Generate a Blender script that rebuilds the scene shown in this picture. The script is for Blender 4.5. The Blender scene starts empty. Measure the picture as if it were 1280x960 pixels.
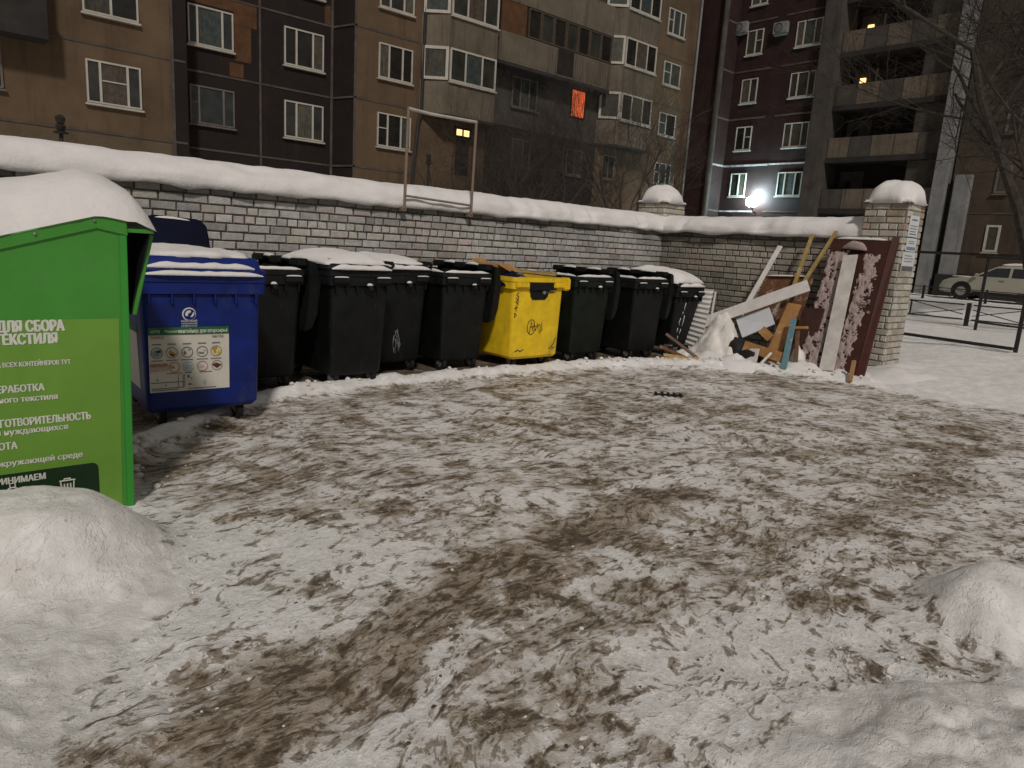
import bpy, bmesh, math, random
import numpy as np
from mathutils import Vector, Matrix, noise as mnoise
R = math.radians
rnd = random.Random(7)
sc = bpy.context.scene
col = sc.collection

# ------------------------------------------------------------ camera, world, sun, exposure
P_, RO_, YA_ = R(11.3), R(3.6), R(48.4)
F = Vector((math.cos(YA_)*math.cos(P_), math.sin(YA_)*math.cos(P_), -math.sin(P_)))
RT = Vector((math.sin(YA_), -math.cos(YA_), 0)); UP = RT.cross(F)
RT, UP = math.cos(RO_)*RT + math.sin(RO_)*UP, -math.sin(RO_)*RT + math.cos(RO_)*UP
cd = bpy.data.cameras.new('camera'); cam = bpy.data.objects.new('camera', cd); col.objects.link(cam)
cd.sensor_width = 36; cd.lens = 875/1280*36; cd.clip_start = 0.05; cd.clip_end = 1000
m3 = Matrix((RT, UP, -F)).transposed()
cam.matrix_world = Matrix.Translation((0, 0, 1.6)) @ m3.to_4x4()
sc.camera = cam

w = bpy.data.worlds.new('World'); sc.world = w; w.use_nodes = True
nt = w.node_tree; nt.nodes.clear()
SUN_EL, SUN_AZ = R(43), R(58)          # light travels towards +X+Y
out = nt.nodes.new('ShaderNodeOutputWorld')
sky = nt.nodes.new('ShaderNodeTexSky'); sky.sky_type = 'NISHITA'; sky.sun_disc = False
sky.sun_elevation = SUN_EL; sky.sun_rotation = R(270) - SUN_AZ
b1_ = nt.nodes.new('ShaderNodeBackground'); b1_.inputs[1].default_value = 0.003
b2_ = nt.nodes.new('ShaderNodeBackground'); b2_.inputs[0].default_value = (1.0, .945, .89, 1); b2_.inputs[1].default_value = 0.165
ad = nt.nodes.new('ShaderNodeAddShader')
nt.links.new(sky.outputs[0], b1_.inputs[0]); nt.links.new(b1_.outputs[0], ad.inputs[0])
nt.links.new(b2_.outputs[0], ad.inputs[1]); nt.links.new(ad.outputs[0], out.inputs[0])

sd = bpy.data.lights.new('street_light_sun', 'SUN'); sd.energy = 1.62; sd.angle = R(5); sd.color = (1, .945, .89)
sun = bpy.data.objects.new('street_light_sun', sd); col.objects.link(sun)
dirv = Vector((math.cos(SUN_AZ)*math.cos(SUN_EL), math.sin(SUN_AZ)*math.cos(SUN_EL), -math.sin(SUN_EL)))
sun.rotation_euler = dirv.to_track_quat('-Z', 'Y').to_euler(); sun.location = (-8, -9, 8)
sc.view_settings.view_transform = 'Standard'; sc.view_settings.look = 'None'
sc.view_settings.gamma = 1; sc.view_settings.exposure = .20; sc.view_settings.use_curve_mapping = False

# ------------------------------------------------------------ materials
def mat(name, c, rough=.7, var=.15, scale=6., bump=0., metal=0., spec=.3, c2=None, bscale=None, vcol=None, detail=6, dust=None):
    m = bpy.data.materials.new(name); m.use_nodes = True
    t = m.node_tree; n = t.nodes; L = t.links
    bs = n['Principled BSDF']; bs.inputs['Roughness'].default_value = rough
    bs.inputs['Metallic'].default_value = metal; bs.inputs['Specular IOR Level'].default_value = spec
    tc = n.new('ShaderNodeTexCoord')
    nz = n.new('ShaderNodeTexNoise'); nz.inputs['Scale'].default_value = scale; nz.inputs['Detail'].default_value = detail
    nz.inputs['Roughness'].default_value = .65
    L.new(tc.outputs['Object'], nz.inputs['Vector'])
    cr = n.new('ShaderNodeValToRGB')
    c2 = c2 or tuple(min(1, x*(1+var)) for x in c); c1 = tuple(x*(1-var) for x in c) if c2 is None or var else c
    cr.color_ramp.elements[0].position = .32; cr.color_ramp.elements[1].position = .68
    cr.color_ramp.elements[0].color = (*c1, 1); cr.color_ramp.elements[1].color = (*c2, 1)
    L.new(nz.outputs['Fac'], cr.inputs['Fac'])
    if vcol:
        at = n.new('ShaderNodeAttribute'); at.attribute_name = vcol
        mx = n.new('ShaderNodeMix'); mx.data_type = 'RGBA'; mx.blend_type = 'MULTIPLY'; mx.inputs['Factor'].default_value = 1
        L.new(cr.outputs['Color'], mx.inputs['A']); L.new(at.outputs['Color'], mx.inputs['B'])
        L.new(mx.outputs['Result'], bs.inputs['Base Color'])
    else:
        L.new(cr.outputs['Color'], bs.inputs['Base Color'])
    if dust:        # (colour, noise scale xyz, low, high, amount): grime, frost or streaks with a shape of their own
        dc, dsc, lo, hi, am = dust
        mpd = n.new('ShaderNodeMapping'); mpd.inputs['Scale'].default_value = dsc; L.new(tc.outputs['Object'], mpd.inputs['Vector'])
        nd = n.new('ShaderNodeTexNoise'); nd.inputs['Scale'].default_value = 1; nd.inputs['Detail'].default_value = 8; nd.inputs['Roughness'].default_value = .7
        L.new(mpd.outputs['Vector'], nd.inputs['Vector'])
        mr = n.new('ShaderNodeMapRange'); mr.inputs['From Min'].default_value = lo; mr.inputs['From Max'].default_value = hi; mr.inputs['To Max'].default_value = am
        L.new(nd.outputs['Fac'], mr.inputs['Value'])
        src = bs.inputs['Base Color'].links[0].from_socket
        md = n.new('ShaderNodeMix'); md.data_type = 'RGBA'; md.inputs['B'].default_value = (*dc, 1)
        L.new(mr.outputs['Result'], md.inputs['Factor']); L.new(src, md.inputs['A']); L.new(md.outputs['Result'], bs.inputs['Base Color'])
    if bump:
        nb = n.new('ShaderNodeTexNoise'); nb.inputs['Scale'].default_value = bscale or scale*4; nb.inputs['Detail'].default_value = 5
        L.new(tc.outputs['Object'], nb.inputs['Vector'])
        bp = n.new('ShaderNodeBump'); bp.inputs['Strength'].default_value = bump; bp.inputs['Distance'].default_value = .02
        L.new(nb.outputs['Fac'], bp.inputs['Height']); L.new(bp.outputs['Normal'], bs.inputs['Normal'])
    return m
def emit(name, c, s):
    m = bpy.data.materials.new(name); m.use_nodes = True
    t = m.node_tree; bs = t.nodes['Principled BSDF']
    bs.inputs['Base Color'].default_value = (*[x*.3 for x in c], 1)
    nz = t.nodes.new('ShaderNodeTexNoise'); nz.inputs['Scale'].default_value = 3
    tc = t.nodes.new('ShaderNodeTexCoord'); t.links.new(tc.outputs['Object'], nz.inputs['Vector'])
    mp = t.nodes.new('ShaderNodeMapRange'); mp.inputs['To Min'].default_value = s*.5; mp.inputs['To Max'].default_value = s*1.4
    t.links.new(nz.outputs['Fac'], mp.inputs['Value'])
    bs.inputs['Emission Color'].default_value = (*c, 1); t.links.new(mp.outputs['Result'], bs.inputs['Emission Strength'])
    return m
SNOW = mat('snow', (.70, .672, .648), .75, .06, 4, .28, spec=.2, bscale=30, dust=((.50, .45, .39), (14, 14, 14), .64, .76, .6))
SNOWD = mat('trampled_snow', (.66, .62, .575), .75, .18, 5, .5, spec=.2, bscale=25)
BRICK = mat('brick', (.44, .425, .40), .85, .20, 14, .5, vcol='tone', bscale=60)
MORTAR = mat('mortar', (.075, .062, .05), .95, .5, 10, .4)
CREAM = mat('cream_brick', (.42, .395, .34), .85, .2, 9, .4, vcol='tone', bscale=60)
BLACKP = mat('black_plastic', (.0075, .0085, .0085), .55, .4, 5, .05, spec=.22, dust=((.045, .043, .039), (7, 7, 3), .56, .78, .65))
GREENB = mat('dark_green_plastic', (.0075, .0115, .0075), .55, .4, 5, .05, spec=.22, dust=((.045, .043, .039), (7, 7, 3), .56, .78, .6))
BLUEP = mat('blue_plastic', (.004, .016, .145), .45, .3, 4, .03, spec=.3, dust=((.06, .07, .11), (6, 6, 2.5), .56, .80, .55))
NAVY = mat('navy_plastic', (.0022, .0035, .016), .6, .3, 4, spec=.15)
YELLOW = mat('yellow_plastic', (.78, .52, .015), .5, .16, 5, .05, spec=.35, dust=((.20, .14, .06), (6, 6, 2.2), .54, .76, .6))
RUBBER = mat('rubber', (.012, .012, .012), .85, .3)
STEEL = mat('dull_steel', (.30, .29, .27), .5, .3, 12, metal=.6)
RUSTY = mat('rusty_pipe', (.33, .27, .22), .7, .4, 9, c2=(.22, .13, .08))
GREEN = mat('green_sheet', (.052, .245, .03), .38, .10, 2, spec=.4, dust=((.16, .24, .13), (5, 5, 2), .58, .80, .45))
GREEN2 = mat('green_edge', (.035, .26, .03), .35, .08, 2, spec=.4)
STICK = mat('lime_sticker', (.135, .285, .034), .42, .10, 2.5, spec=.4, dust=((.22, .28, .12), (7, 7, 3), .58, .80, .4))
DGREEN = mat('dark_green_sticker', (.010, .030, .012), .45, .2, 3)
WHITEP = mat('white_print', (.66, .66, .58), .6, .06)
WHITE = mat('white_board', (.66, .63, .59), .6, .12, 4, dust=((.30, .265, .22), (5, 5, 5), .55, .72, .6))
PALEBL = mat('pale_board', (.58, .60, .62), .55, .06, 3)
PVC = mat('white_window_frame', (.42, .385, .33), .5, .12, 3)
GREYF = mat('grey_window_frame', (.13, .11, .095), .6, .2, 3)
BEIGE = mat('beige_panel', (.104, .068, .039), .9, .24, .55, .35, bscale=14, dust=((.045, .03, .018), (1.6, 1.6, .16), .50, .72, .75))
BEIGE3 = mat('drab_beige_panel', (.068, .05, .034), .9, .3, .7, .3, bscale=14, dust=((.03, .022, .016), (1.6, 1.6, .16), .50, .72, .7))
BEIGE2 = mat('pale_balcony_panel', (.125, .101, .073), .85, .22, .8, .2, bscale=9, dust=((.04, .032, .024), (3.5, 3.5, .25), .50, .70, .7))
BROWN = mat('dark_brown_tile', (.0125, .0068, .0055), .8, .30, 1.4, .25, bscale=14, dust=((.030, .020, .016), (1.4, 1.4, .2), .54, .74, .6))
MAROON = mat('dark_maroon_tile', (.0235, .0098, .0088), .8, .32, 1.4, .25, bscale=14, dust=((.040, .022, .020), (1.4, 1.4, .2), .54, .74, .6))
ORANGEP = mat('bare_orange_panel', (.085, .040, .017), .9, .25, 3)
JOINT = mat('panel_joint', (.075, .060, .05), .9, .35, 2)
JOINTS = mat('snowy_joint', (.36, .33, .32), .9, .5, 3)
CONC = mat('weathered_concrete', (.062, .054, .045), .9, .3, 1.2, .3, dust=((.026, .022, .018), (2, 2, .2), .50, .70, .7))
CONCD = mat('dark_concrete', (.028, .025, .022), .9, .35, 1.5, .3)
CONCL = mat('pale_concrete', (.20, .20, .195), .85, .22, 1.5, .2, dust=((.09, .085, .075), (2, 2, .25), .50, .70, .7))
INNER = mat('dark_loggia_wall', (.016, .012, .010), .9, .4, 2)
GLASSM = [mat('window_glass', c, .12, .35, 1.7, spec=.5, detail=3) for c in ((.018, .0165, .014), (.034, .033, .028), (.052, .048, .038), (.027, .031, .028))]
CURTS = [mat('grey_curtain', c, .25, .35, 5, spec=.4, dust=((.02, .018, .015), (14, 14, 1), .5, .6, .5)) for c in ((.085, .08, .062), (.055, .052, .042), (.075, .06, .045), (.05, .06, .055))]; CURT = CURTS[0]
def folds(name, c1, c2, s):
    m = bpy.data.materials.new(name); m.use_nodes = True; t = m.node_tree; bs = t.nodes['Principled BSDF']
    tc = t.nodes.new('ShaderNodeTexCoord'); wv = t.nodes.new('ShaderNodeTexWave'); wv.inputs['Scale'].default_value = 2.6; wv.inputs['Distortion'].default_value = 2.2; wv.inputs['Detail'].default_value = 2
    mp = t.nodes.new('ShaderNodeMapping'); mp.inputs['Scale'].default_value = (1, 1, .25)
    cr = t.nodes.new('ShaderNodeValToRGB'); cr.color_ramp.elements[0].color = (*c1, 1); cr.color_ramp.elements[1].color = (*c2, 1)
    t.links.new(tc.outputs['Object'], mp.inputs['Vector']); t.links.new(mp.outputs['Vector'], wv.inputs['Vector']); t.links.new(wv.outputs['Fac'], cr.inputs['Fac'])
    t.links.new(cr.outputs['Color'], bs.inputs['Emission Color']); bs.inputs['Emission Strength'].default_value = s; bs.inputs['Base Color'].default_value = (.1, .02, .01, 1)
    return m
GOLDW = emit('lit_window', (1, .62, .22), 2.6)
ORW = folds('orange_lit_curtain', (.30, .018, .003), (1, .20, .06), 1.05)
LAMPE = emit('lamp_glow', (.78, .97, 1.0), 60)
BARK = mat('bark', (.045, .036, .029), .9, .4, 8, .5)
TWIG = mat('twig', (.055, .042, .034), .9, .3, 8)
IRON = mat('black_iron', (.022, .019, .017), .6, .4, 10)
WOODY = mat('pale_timber', (.34, .235, .085), .75, .25, 7, dust=((.55, .52, .49), (6, 6, 6), .57, .68, .7))
PLY = mat('plywood', (.37, .19, .065), .7, .22, 5, dust=((.55, .52, .49), (6, 6, 6), .57, .68, .7))
CARD = mat('brown_board', (.135, .058, .026), .8, .3, 6, dust=((.55, .52, .49), (6, 6, 6), .57, .68, .7))
TEAL = mat('teal_paint', (.13, .24, .27), .6, .2, 8, dust=((.55, .52, .49), (6, 6, 6), .57, .68, .7))
DOORM = mat('maroon_door', (.050, .0155, .011), .5, .25, 5)
DOORW = mat('bare_door_side', (.058, .017, .012), .6, .2, 5)
PAPER = mat('paper_notice', (.55, .55, .56), .7, .08, 9)
PAPERB = mat('blue_print', (.16, .21, .30), .7, .2, 20)
INK = mat('grey_ink', (.16, .15, .14), .7, .2)
RED = mat('red_ink', (.42, .20, .17), .7, .2)
GREENI = mat('green_ink', (.022, .12, .04), .6, .2)
CARP = mat('champagne_car_paint', (.31, .295, .235), .3, .08, 2, spec=.6)
CARG = mat('car_glass', (.02, .022, .024), .1, .2, spec=.6)
LIGHTM = mat('headlight_glass', (.45, .46, .47), .2, .1, spec=.6)
DBAG = mat('dark_bag', (.016, .014, .013), .6, .4)
MARK = mat('marker_ink', (.055, .03, .02), .7, .2)
CHALK = mat('faded_paint', (.16, .16, .15), .8, .4, 20)

# ------------------------------------------------------------ builders
def link(o, parent=None):
    col.objects.link(o)
    if parent is not None: o.parent = parent
    return o
def tag(o, label=None, cat=None, group=None, kind=None):
    if label: o['label'] = label
    if cat: o['category'] = cat
    if group: o['group'] = group
    if kind: o['kind'] = kind
    return o
def empty(name, loc=(0, 0, 0), rz=0, label=None, cat=None, group=None):
    o = bpy.data.objects.new(name, None); o.empty_display_size = .1
    o.location = loc; o.rotation_euler = (0, 0, rz); link(o)
    return tag(o, label, cat, group)
class MB:
    def __init__(s): s.v = []; s.f = []
    def add(s, vs, fs):
        b = len(s.v); s.v += [tuple(x) for x in vs]; s.f += [tuple(i+b for i in f) for f in fs]; return s
    def box(s, x0, x1, y0, y1, z0, z1, M=None):
        vs = [(x, y, z) for x in (x0, x1) for y in (y0, y1) for z in (z0, z1)]
        if M: vs = [M(*v) for v in vs]
        return s.add(vs, [(0, 1, 3, 2), (4, 6, 7, 5), (0, 4, 5, 1), (2, 3, 7, 6), (0, 2, 6, 4), (1, 5, 7, 3)])
    def quadbox(s, a, b, c, d, n, t):
        n = Vector(n).normalized()*t; q = [Vector(p) for p in (a, b, c, d)]
        vs = q + [p+n for p in q]
        return s.add(vs, [(0, 1, 2, 3), (7, 6, 5, 4), (0, 4, 5, 1), (1, 5, 6, 2), (2, 6, 7, 3), (3, 7, 4, 0)])
    def bar(s, a, b, wx, wy, upv=(0, 0, 1)):
        a = Vector(a); b = Vector(b); d = (b-a).normalized(); u = Vector(upv)
        if abs(d.dot(u)) > .95: u = Vector((1, 0, 0))
        x = d.cross(u).normalized()*wx/2; y = x.cross(d).normalized()*wy/2
        vs = [a-x-y, a+x-y, a+x+y, a-x+y, b-x-y, b+x-y, b+x+y, b-x+y]
        return s.add(vs, [(3, 2, 1, 0), (4, 5, 6, 7), (0, 1, 5, 4), (1, 2, 6, 5), (2, 3, 7, 6), (3, 0, 4, 7)])
    def tube(s, pts, rad, n=8, cap=True):
        pts = [Vector(p) for p in pts]; k = len(pts)
        rs = rad if hasattr(rad, '__len__') else [rad]*k
        vs = []; fs = []
        ref = Vector((.31, .57, .76))
        for i, p in enumerate(pts):
            d = (pts[min(i+1, k-1)]-pts[max(i-1, 0)]).normalized()
            x = d.cross(ref).normalized(); y = d.cross(x)
            for j in range(n):
                a = 2*math.pi*j/n; vs.append(p+(x*math.cos(a)+y*math.sin(a))*rs[i])
        for i in range(k-1):
            for j in range(n): fs.append((i*n+j, i*n+(j+1) % n, (i+1)*n+(j+1) % n, (i+1)*n+j))
        if cap: fs += [tuple(range(n-1, -1, -1)), tuple((k-1)*n+j for j in range(n))]
        return s.add(vs, fs)
    def cyl(s, a, b, r, n=16): return s.tube([a, b], r, n)
    def prism(s, poly, y0, y1, M=None):     # poly in (x,z), extruded along y
        k = len(poly); vs = [(x, y0, z) for x, z in poly]+[(x, y1, z) for x, z in poly]
        if M: vs = [M(*v) for v in vs]
        return s.add(vs, [tuple(range(k)), tuple(range(2*k-1, k-1, -1))]+[(i, (i+1) % k, k+(i+1) % k, k+i) for i in range(k)])
    def loft(s, secs, cap=(True, True)):
        k = len(secs[0]); vs = [p for q in secs for p in q]; fs = []
        for i in range(len(secs)-1):
            for j in range(k): fs.append((i*k+j, i*k+(j+1) % k, (i+1)*k+(j+1) % k, (i+1)*k+j))
        if cap[0]: fs.append(tuple(range(k-1, -1, -1)))
        if cap[1]: fs.append(tuple((len(secs)-1)*k+j for j in range(k)))
        return s.add(vs, fs)
    def build(s, name, m, parent=None, smooth=False, bevel=0, seg=2, recalc=True):
        me = bpy.data.meshes.new(name); me.from_pydata(s.v, [], s.f); me.update()
        bm = bmesh.new(); bm.from_mesh(me)
        if recalc: bmesh.ops.recalc_face_normals(bm, faces=bm.faces)
        if bevel:
            bmesh.ops.bevel(bm, geom=[e for e in bm.edges if len(e.link_faces) == 2 and e.calc_face_angle(0) > .6], offset=bevel, segments=seg, affect='EDGES', clamp_overlap=True)
        bm.to_mesh(me); bm.free()
        if smooth:
            me.polygons.foreach_set('use_smooth', [True]*len(me.polygons))
            if smooth != 'all': me.set_sharp_from_angle(angle=R(35))
        o = bpy.data.objects.new(name, me); me.materials.append(m)
        return link(o, parent)
def rrect(cx, cy, w_, l_, z, r=.06, n=4):
    o = []
    for sx, sy, a0 in ((1, 1, 0), (-1, 1, 90), (-1, -1, 180), (1, -1, 270)):
        for i in range(n+1):
            a = R(a0+90*i/n); o.append((cx+sx*(w_/2-r)+r*math.cos(a), cy+sy*(l_/2-r)+r*math.sin(a), z))
    return o
def nz3(x, y, z): return mnoise.noise(Vector((x, y, z)))
def fb(x, y, z, o=4):
    s = 0; a = 1
    for i in range(o): s += a*nz3(x, y, z); x *= 2.1; y *= 2.1; z *= 2.1; a *= .5
    return s
def snowblob(rx, ry, h, c, parent=None, name='snow_cap', p=2.4, seed=0., n=26, lump=.10, m=None, asym=0., plump=.5, edge=.25, dome=False):
    """mounded snow over a rectangle rx x ry (half sizes) at c, height h, rounded overhanging edge"""
    mb = MB(); nu, nv = n, n; vs = []; fs = []
    for i in range(nu+1):
        for j in range(nv+1):
            u = -1+2*i/nu; v = -1+2*j/nv
            prof = max(0, 1-abs(u)**p)**plump*max(0, 1-abs(v)**p)**plump
            if dome: prof = max(0, 1-min(1, (abs(u)**p+abs(v)**p)))**plump
            hh = h*prof*(1+asym*u)
            k = fb(u*rx*3+seed, v*ry*3, seed)*lump
            vs.append((c[0]+u*rx*(1+k*edge), c[1]+v*ry*(1+k*edge), c[2]+hh*(1+k)))
    for i in range(nu):
        for j in range(nv): fs.append((i*(nv+1)+j, (i+1)*(nv+1)+j, (i+1)*(nv+1)+j+1, i*(nv+1)+j+1))
    bd = [i*(nv+1) for i in range(nu+1)]+[nu*(nv+1)+j for j in range(1, nv+1)]+[i*(nv+1)+nv for i in range(nu-1, -1, -1)]+[j for j in range(nv-1, 0, -1)]
    fs.append(tuple(reversed(bd)))
    mb.add(vs, fs); return mb.build(name, m or SNOW, parent, smooth='all')
def strip_snow(pts, wd, h, name, parent, seed=0, m=None, nv=12, drop=.0, lump=.25):
    """rounded snow lying along a polyline"""
    P = [Vector(p) for p in pts]; tot = sum((P[i+1]-P[i]).length for i in range(len(P)-1)); n = max(8, int(tot/.05))
    mb = MB(); vs = []; fs = []
    for i in range(n+1):
        t = i/n*tot; k = 0
        while k < len(P)-2 and t > (P[k+1]-P[k]).length: t -= (P[k+1]-P[k]).length; k += 1
        d = (P[k+1]-P[k]).normalized(); c = P[k]+d*t; sd_ = d.cross(Vector((0, 0, 1))).normalized()
        e = max(0.05, min(1, min(i, n-i)/2.5))**.5
        f = 1+lump*fb(i*.31+seed, seed, 0)
        for j in range(nv+1):
            a = math.pi*j/nv
            q = c+sd_*math.cos(a)*wd/2*f*e+Vector((0, 0, math.sin(a)**.8*h*f*e))
            if j in (0, nv): q.z -= drop*(1+nz3(i*.4, seed, j))
            vs.append(q)
    for i in range(n):
        for j in range(nv): fs.append((i*(nv+1)+j, i*(nv+1)+j+1, (i+1)*(nv+1)+j+1, (i+1)*(nv+1)+j))
        fs.append((i*(nv+1), (i+1)*(nv+1), (i+1)*(nv+1)+nv, i*(nv+1)+nv))
    mb.add(vs, fs); return mb.build(name, m or SNOW, parent, smooth='all')
def text(s, size_h, xr, z, y, m, parent, name='lettering', align='RIGHT', width=None, bold=.0):
    """printed lettering facing -Y, a few layers 0.4 mm apart for weight"""
    cu = bpy.data.curves.new(name, 'FONT'); cu.body = s; cu.align_x = align; cu.resolution_u = 3; cu.fill_mode = 'FRONT'
    o = bpy.data.objects.new(name, cu); link(o); bpy.context.view_layer.update()
    me = bpy.data.meshes.new_from_object(o.evaluated_get(bpy.context.evaluated_depsgraph_get()))
    v0 = [v.co.copy() for v in me.vertices]; fs = [tuple(p.vertices) for p in me.polygons]
    wd = max(v.x for v in v0)-min(v.x for v in v0)
    bpy.data.objects.remove(o); bpy.data.curves.remove(cu); bpy.data.meshes.remove(me)
    kz = size_h/.73; kx = (width/wd) if width else kz
    dx = bold*size_h; mb = MB(); lay = [(0, 0)]
    if bold: lay = [(-1, -.3), (1, .3), (-.4, .6), (.4, -.6), (0, 0)]
    for i, (a, b) in enumerate(lay):
        for q, f in enumerate(fs):      # glyph strokes overlap: keep their faces a hair apart
            yq = y-.0004*i-.00034*((q*.618034) % 1)
            mb.add([(xr+v0[k].x*kx+a*dx, yq, z+v0[k].y*kz+b*dx*.6) for k in f], [tuple(range(len(f)))])
    return mb.build(name, m, parent, recalc=False)

# ------------------------------------------------------------ ground
def vnoise(x, y, seed=0):
    """vectorised value noise"""
    xi = np.floor(x).astype(np.int64); yi = np.floor(y).astype(np.int64); xf = x-xi; yf = y-yi
    def h(a, b):
        n = (a*374761393+b*668265263+seed*1442695041) & 0xffffffff
        n = ((n ^ (n >> 13))*1274126177) & 0xffffffff
        return ((n ^ (n >> 16)) & 0xffff)/65535.
    u = xf*xf*(3-2*xf); v = yf*yf*(3-2*yf)
    return (h(xi, yi)*(1-u)+h(xi+1, yi)*u)*(1-v)+(h(xi, yi+1)*(1-u)+h(xi+1, yi+1)*u)*v
def fbm(x, y, o=5, seed=0, g=.55):
    s = 0; a = 1; t = 0
    for i in range(o): s = s+a*vnoise(x*2**i+17.3*i, y*2**i-9.1*i, seed+i); t += a; a *= g
    return s/t
def sst(a, b, x):
    t = np.clip((x-a)/(b-a), 0, 1); return t*t*(3-2*t)
def polydist(px, py, pts, closed=False):
    """signed-less distance to a polyline"""
    d = np.full(px.shape, 1e9); k = len(pts)
    for i in range(k if closed else k-1):
        (ax, ay), (bx, by) = pts[i], pts[(i+1) % k]
        vx, vy = bx-ax, by-ay; t = np.clip(((px-ax)*vx+(py-ay)*vy)/(vx*vx+vy*vy), 0, 1)
        d = np.minimum(d, np.hypot(px-ax-t*vx, py-ay-t*vy))
    return d
def inpoly(px, py, pts):
    c = np.zeros(px.shape, bool); k = len(pts)
    for i in range(k):
        (ax, ay), (bx, by) = pts[i], pts[(i+1) % k]
        c ^= ((ay > py) != (by > py)) & (px < (bx-ax)*(py-ay)/((by-ay) or 1e-9)+ax)
    return c
YARD = [(.97, 4.9), (1.25, 5.22), (1.70, 5.60), (2.55, 6.22), (3.3, 6.36), (4.85, 6.42), (6.6, 6.3), (8.3, 6.0), (9.1, 5.4), (9.5, 4.6), (9.75, 3.9), (9.75, 3.1), (9.9, 2.0), (10.5, -1.5),
        (6.5, -1.0), (5.6, .55), (4.6, .80), (4.2, 1.06), (3.75, 1.06), (3.48, .84), (3.35, .55), (3.05, .55), (2.85, .78), (2.45, .96), (2.05, .9), (1.7, .75), (1.0, .5), (.2, .9), (.22, 2.1), (.36, 2.5), (.55, 2.78), (.85, 3.02), (.88, 3.5), (.90, 4.1)]
BERM = [(1.0, 4.3), (1.0, 4.9), (1.3, 5.3), (1.75, 5.72), (2.55, 6.36), (3.3, 6.50), (4.85, 6.56), (6.6, 6.45), (8.3, 6.15), (9.25, 5.5), (9.65, 4.6), (9.95, 3.9)]
def ground_fields(x, y):
    wx = x+.16*(fbm(x*3, y*3, 4, 5)-.5); wy = y+.16*(fbm(x*3, y*3, 4, 9)-.5)
    sdist = polydist(wx, wy, YARD, True)*np.where(inpoly(wx, wy, YARD), 1, -1)     # + inside the icy yard
    snow = 1-sst(-.10, .10, sdist)
    # bare mud under the bins behind the ploughed ridge, with their shade painted in
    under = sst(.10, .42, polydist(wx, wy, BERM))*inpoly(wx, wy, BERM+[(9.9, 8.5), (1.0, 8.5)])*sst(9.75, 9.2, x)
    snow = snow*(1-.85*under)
    h = snow*(.022+.05*sst(0, .6, -sdist)*fbm(x*1.3, y*1.3, 4, 2)+.025*(fbm(x*9, y*9, 4, 3)-.5))
    bd = polydist(wx, wy, BERM)
    h = h+.085*np.exp(-(bd/.16)**2)*(.35+1.3*fbm(x*4, y*4, 4, 21))*snow
    lump = fbm(x*5, y*5, 5, 31)
    # big pile in front of the green container, low spread of it to the left foreground
    q = ((x-.36)/.50)**2+((y-3.62)/.40)**2
    h = h+.305*np.exp(-q**2.0)*(1+.12*(lump-.5))
    h = h+.07*np.exp(-(((x+.25)/.6)**4+((y-2.4)/.9)**4))*(.5+lump)
    # pile and lumps at the right front
    q = ((x-3.86)/.33)**2+((y-.78)/.23)**2
    h = h+.17*np.exp(-q**1.5)*(.6+.8*fbm(x*4.5, y*4.5, 3, 41))
    q = ((x-2.4)/.62)**2+((y-.40)/.36)**2
    h = h+.10*np.exp(-q**1.4)*(.2+1.5*fbm(x*6, y*6, 4, 44))
    q = ((x-4.9)/.8)**2+((y-.1)/.55)**2
    h = h+.14*np.exp(-q**1.6)*(.6+.8*lump)
    lz = np.exp(-(((x-2.9)/1.5)**4+((y-.55)/.55)**4))
    h = h+.026*lz*sst(.40, .75, fbm(x*6, y*6, 4, 47))
    h = h+.016*np.exp(-(((x-.1)/.9)**4+((y-2.7)/.9)**4))*sst(.5, .75, fbm(x*8, y*8, 4, 49))
    # under the bins the ground is low; beyond the pillar the snow rises
    h = h+.10*sst(10.0, 11.2, x)*sst(5.5, 3.8, y)+.10*sst(11, 16, x)+.12*sst(15, 25, x)+.12*sst(25, 35, x)
    h = h+.05*snow*sst(9.8, 12, x)*(fbm(x*1.7, y*1.7, 4, 50)-.4)
    # ruts and ice crust
    cx, cy = 4., -6.; rr = np.hypot(x-cx, y-cy); th = np.arctan2(y-cy, x-cx)
    wob = .7*(fbm(x*.8, y*.8, 3, 70)-.5)
    fs = th*8.5*1.0; ft = rr+wob
    rut = fbm(fs*1.0, ft*5.0, 4, 60)
    h = h+(1-snow)*(.032*(rut-.5)+.020*(fbm(x*8, y*8, 4, 61)-.5))*sst(80, 20, np.hypot(x, y))
    # dirt: brown slush bands
    def gauss(pts, wd): return np.exp(-(polydist(x+.5*(fbm(x*1.6, y*1.6, 3, 80)-.5), y+.5*(fbm(x*1.6, y*1.6, 3, 81)-.5), pts)/wd)**2)
    dirt_shade = .41+.05*sst(2.5, 5, np.hypot(x, y))+.25*gauss([(.35, 1.9), (.8, 2.15), (1.4, 2.22), (2.1, 2.45), (2.9, 2.5), (3.9, 2.6)], .22)
    dirt_shade = dirt_shade+.16*gauss([(.9, 1.3), (1.6, 1.6), (2.4, 1.75), (3.6, 1.8), (5., 1.7)], .22)
    dirt_shade = dirt_shade+.10*gauss([(1.2, 4.9), (2.4, 5.8), (4., 6.05), (6.5, 5.9), (8.2, 5.4), (9.1, 4.0)], .35)
    dirt_shade = dirt_shade+.09*gauss([(1.1, 3.9), (1.9, 4.1), (3.0, 4.5), (4.5, 4.7), (6.5, 4.0)], .25)+.08*gauss([(6, 2.0), (7.5, 2.2), (9.2, 2.3)], .5)
    dirt_shade = dirt_shade-.24*gauss([(.7, 1.7), (1.1, 1.8), (1.5, 2.0)], .07)-.22*gauss([(2.9, 3.1), (3.6, 3.0), (4.4, 2.6)], .12)-.15*gauss([(1.2, 3.4), (1.5, 2.9), (2.0, 2.9)], .18)
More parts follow.
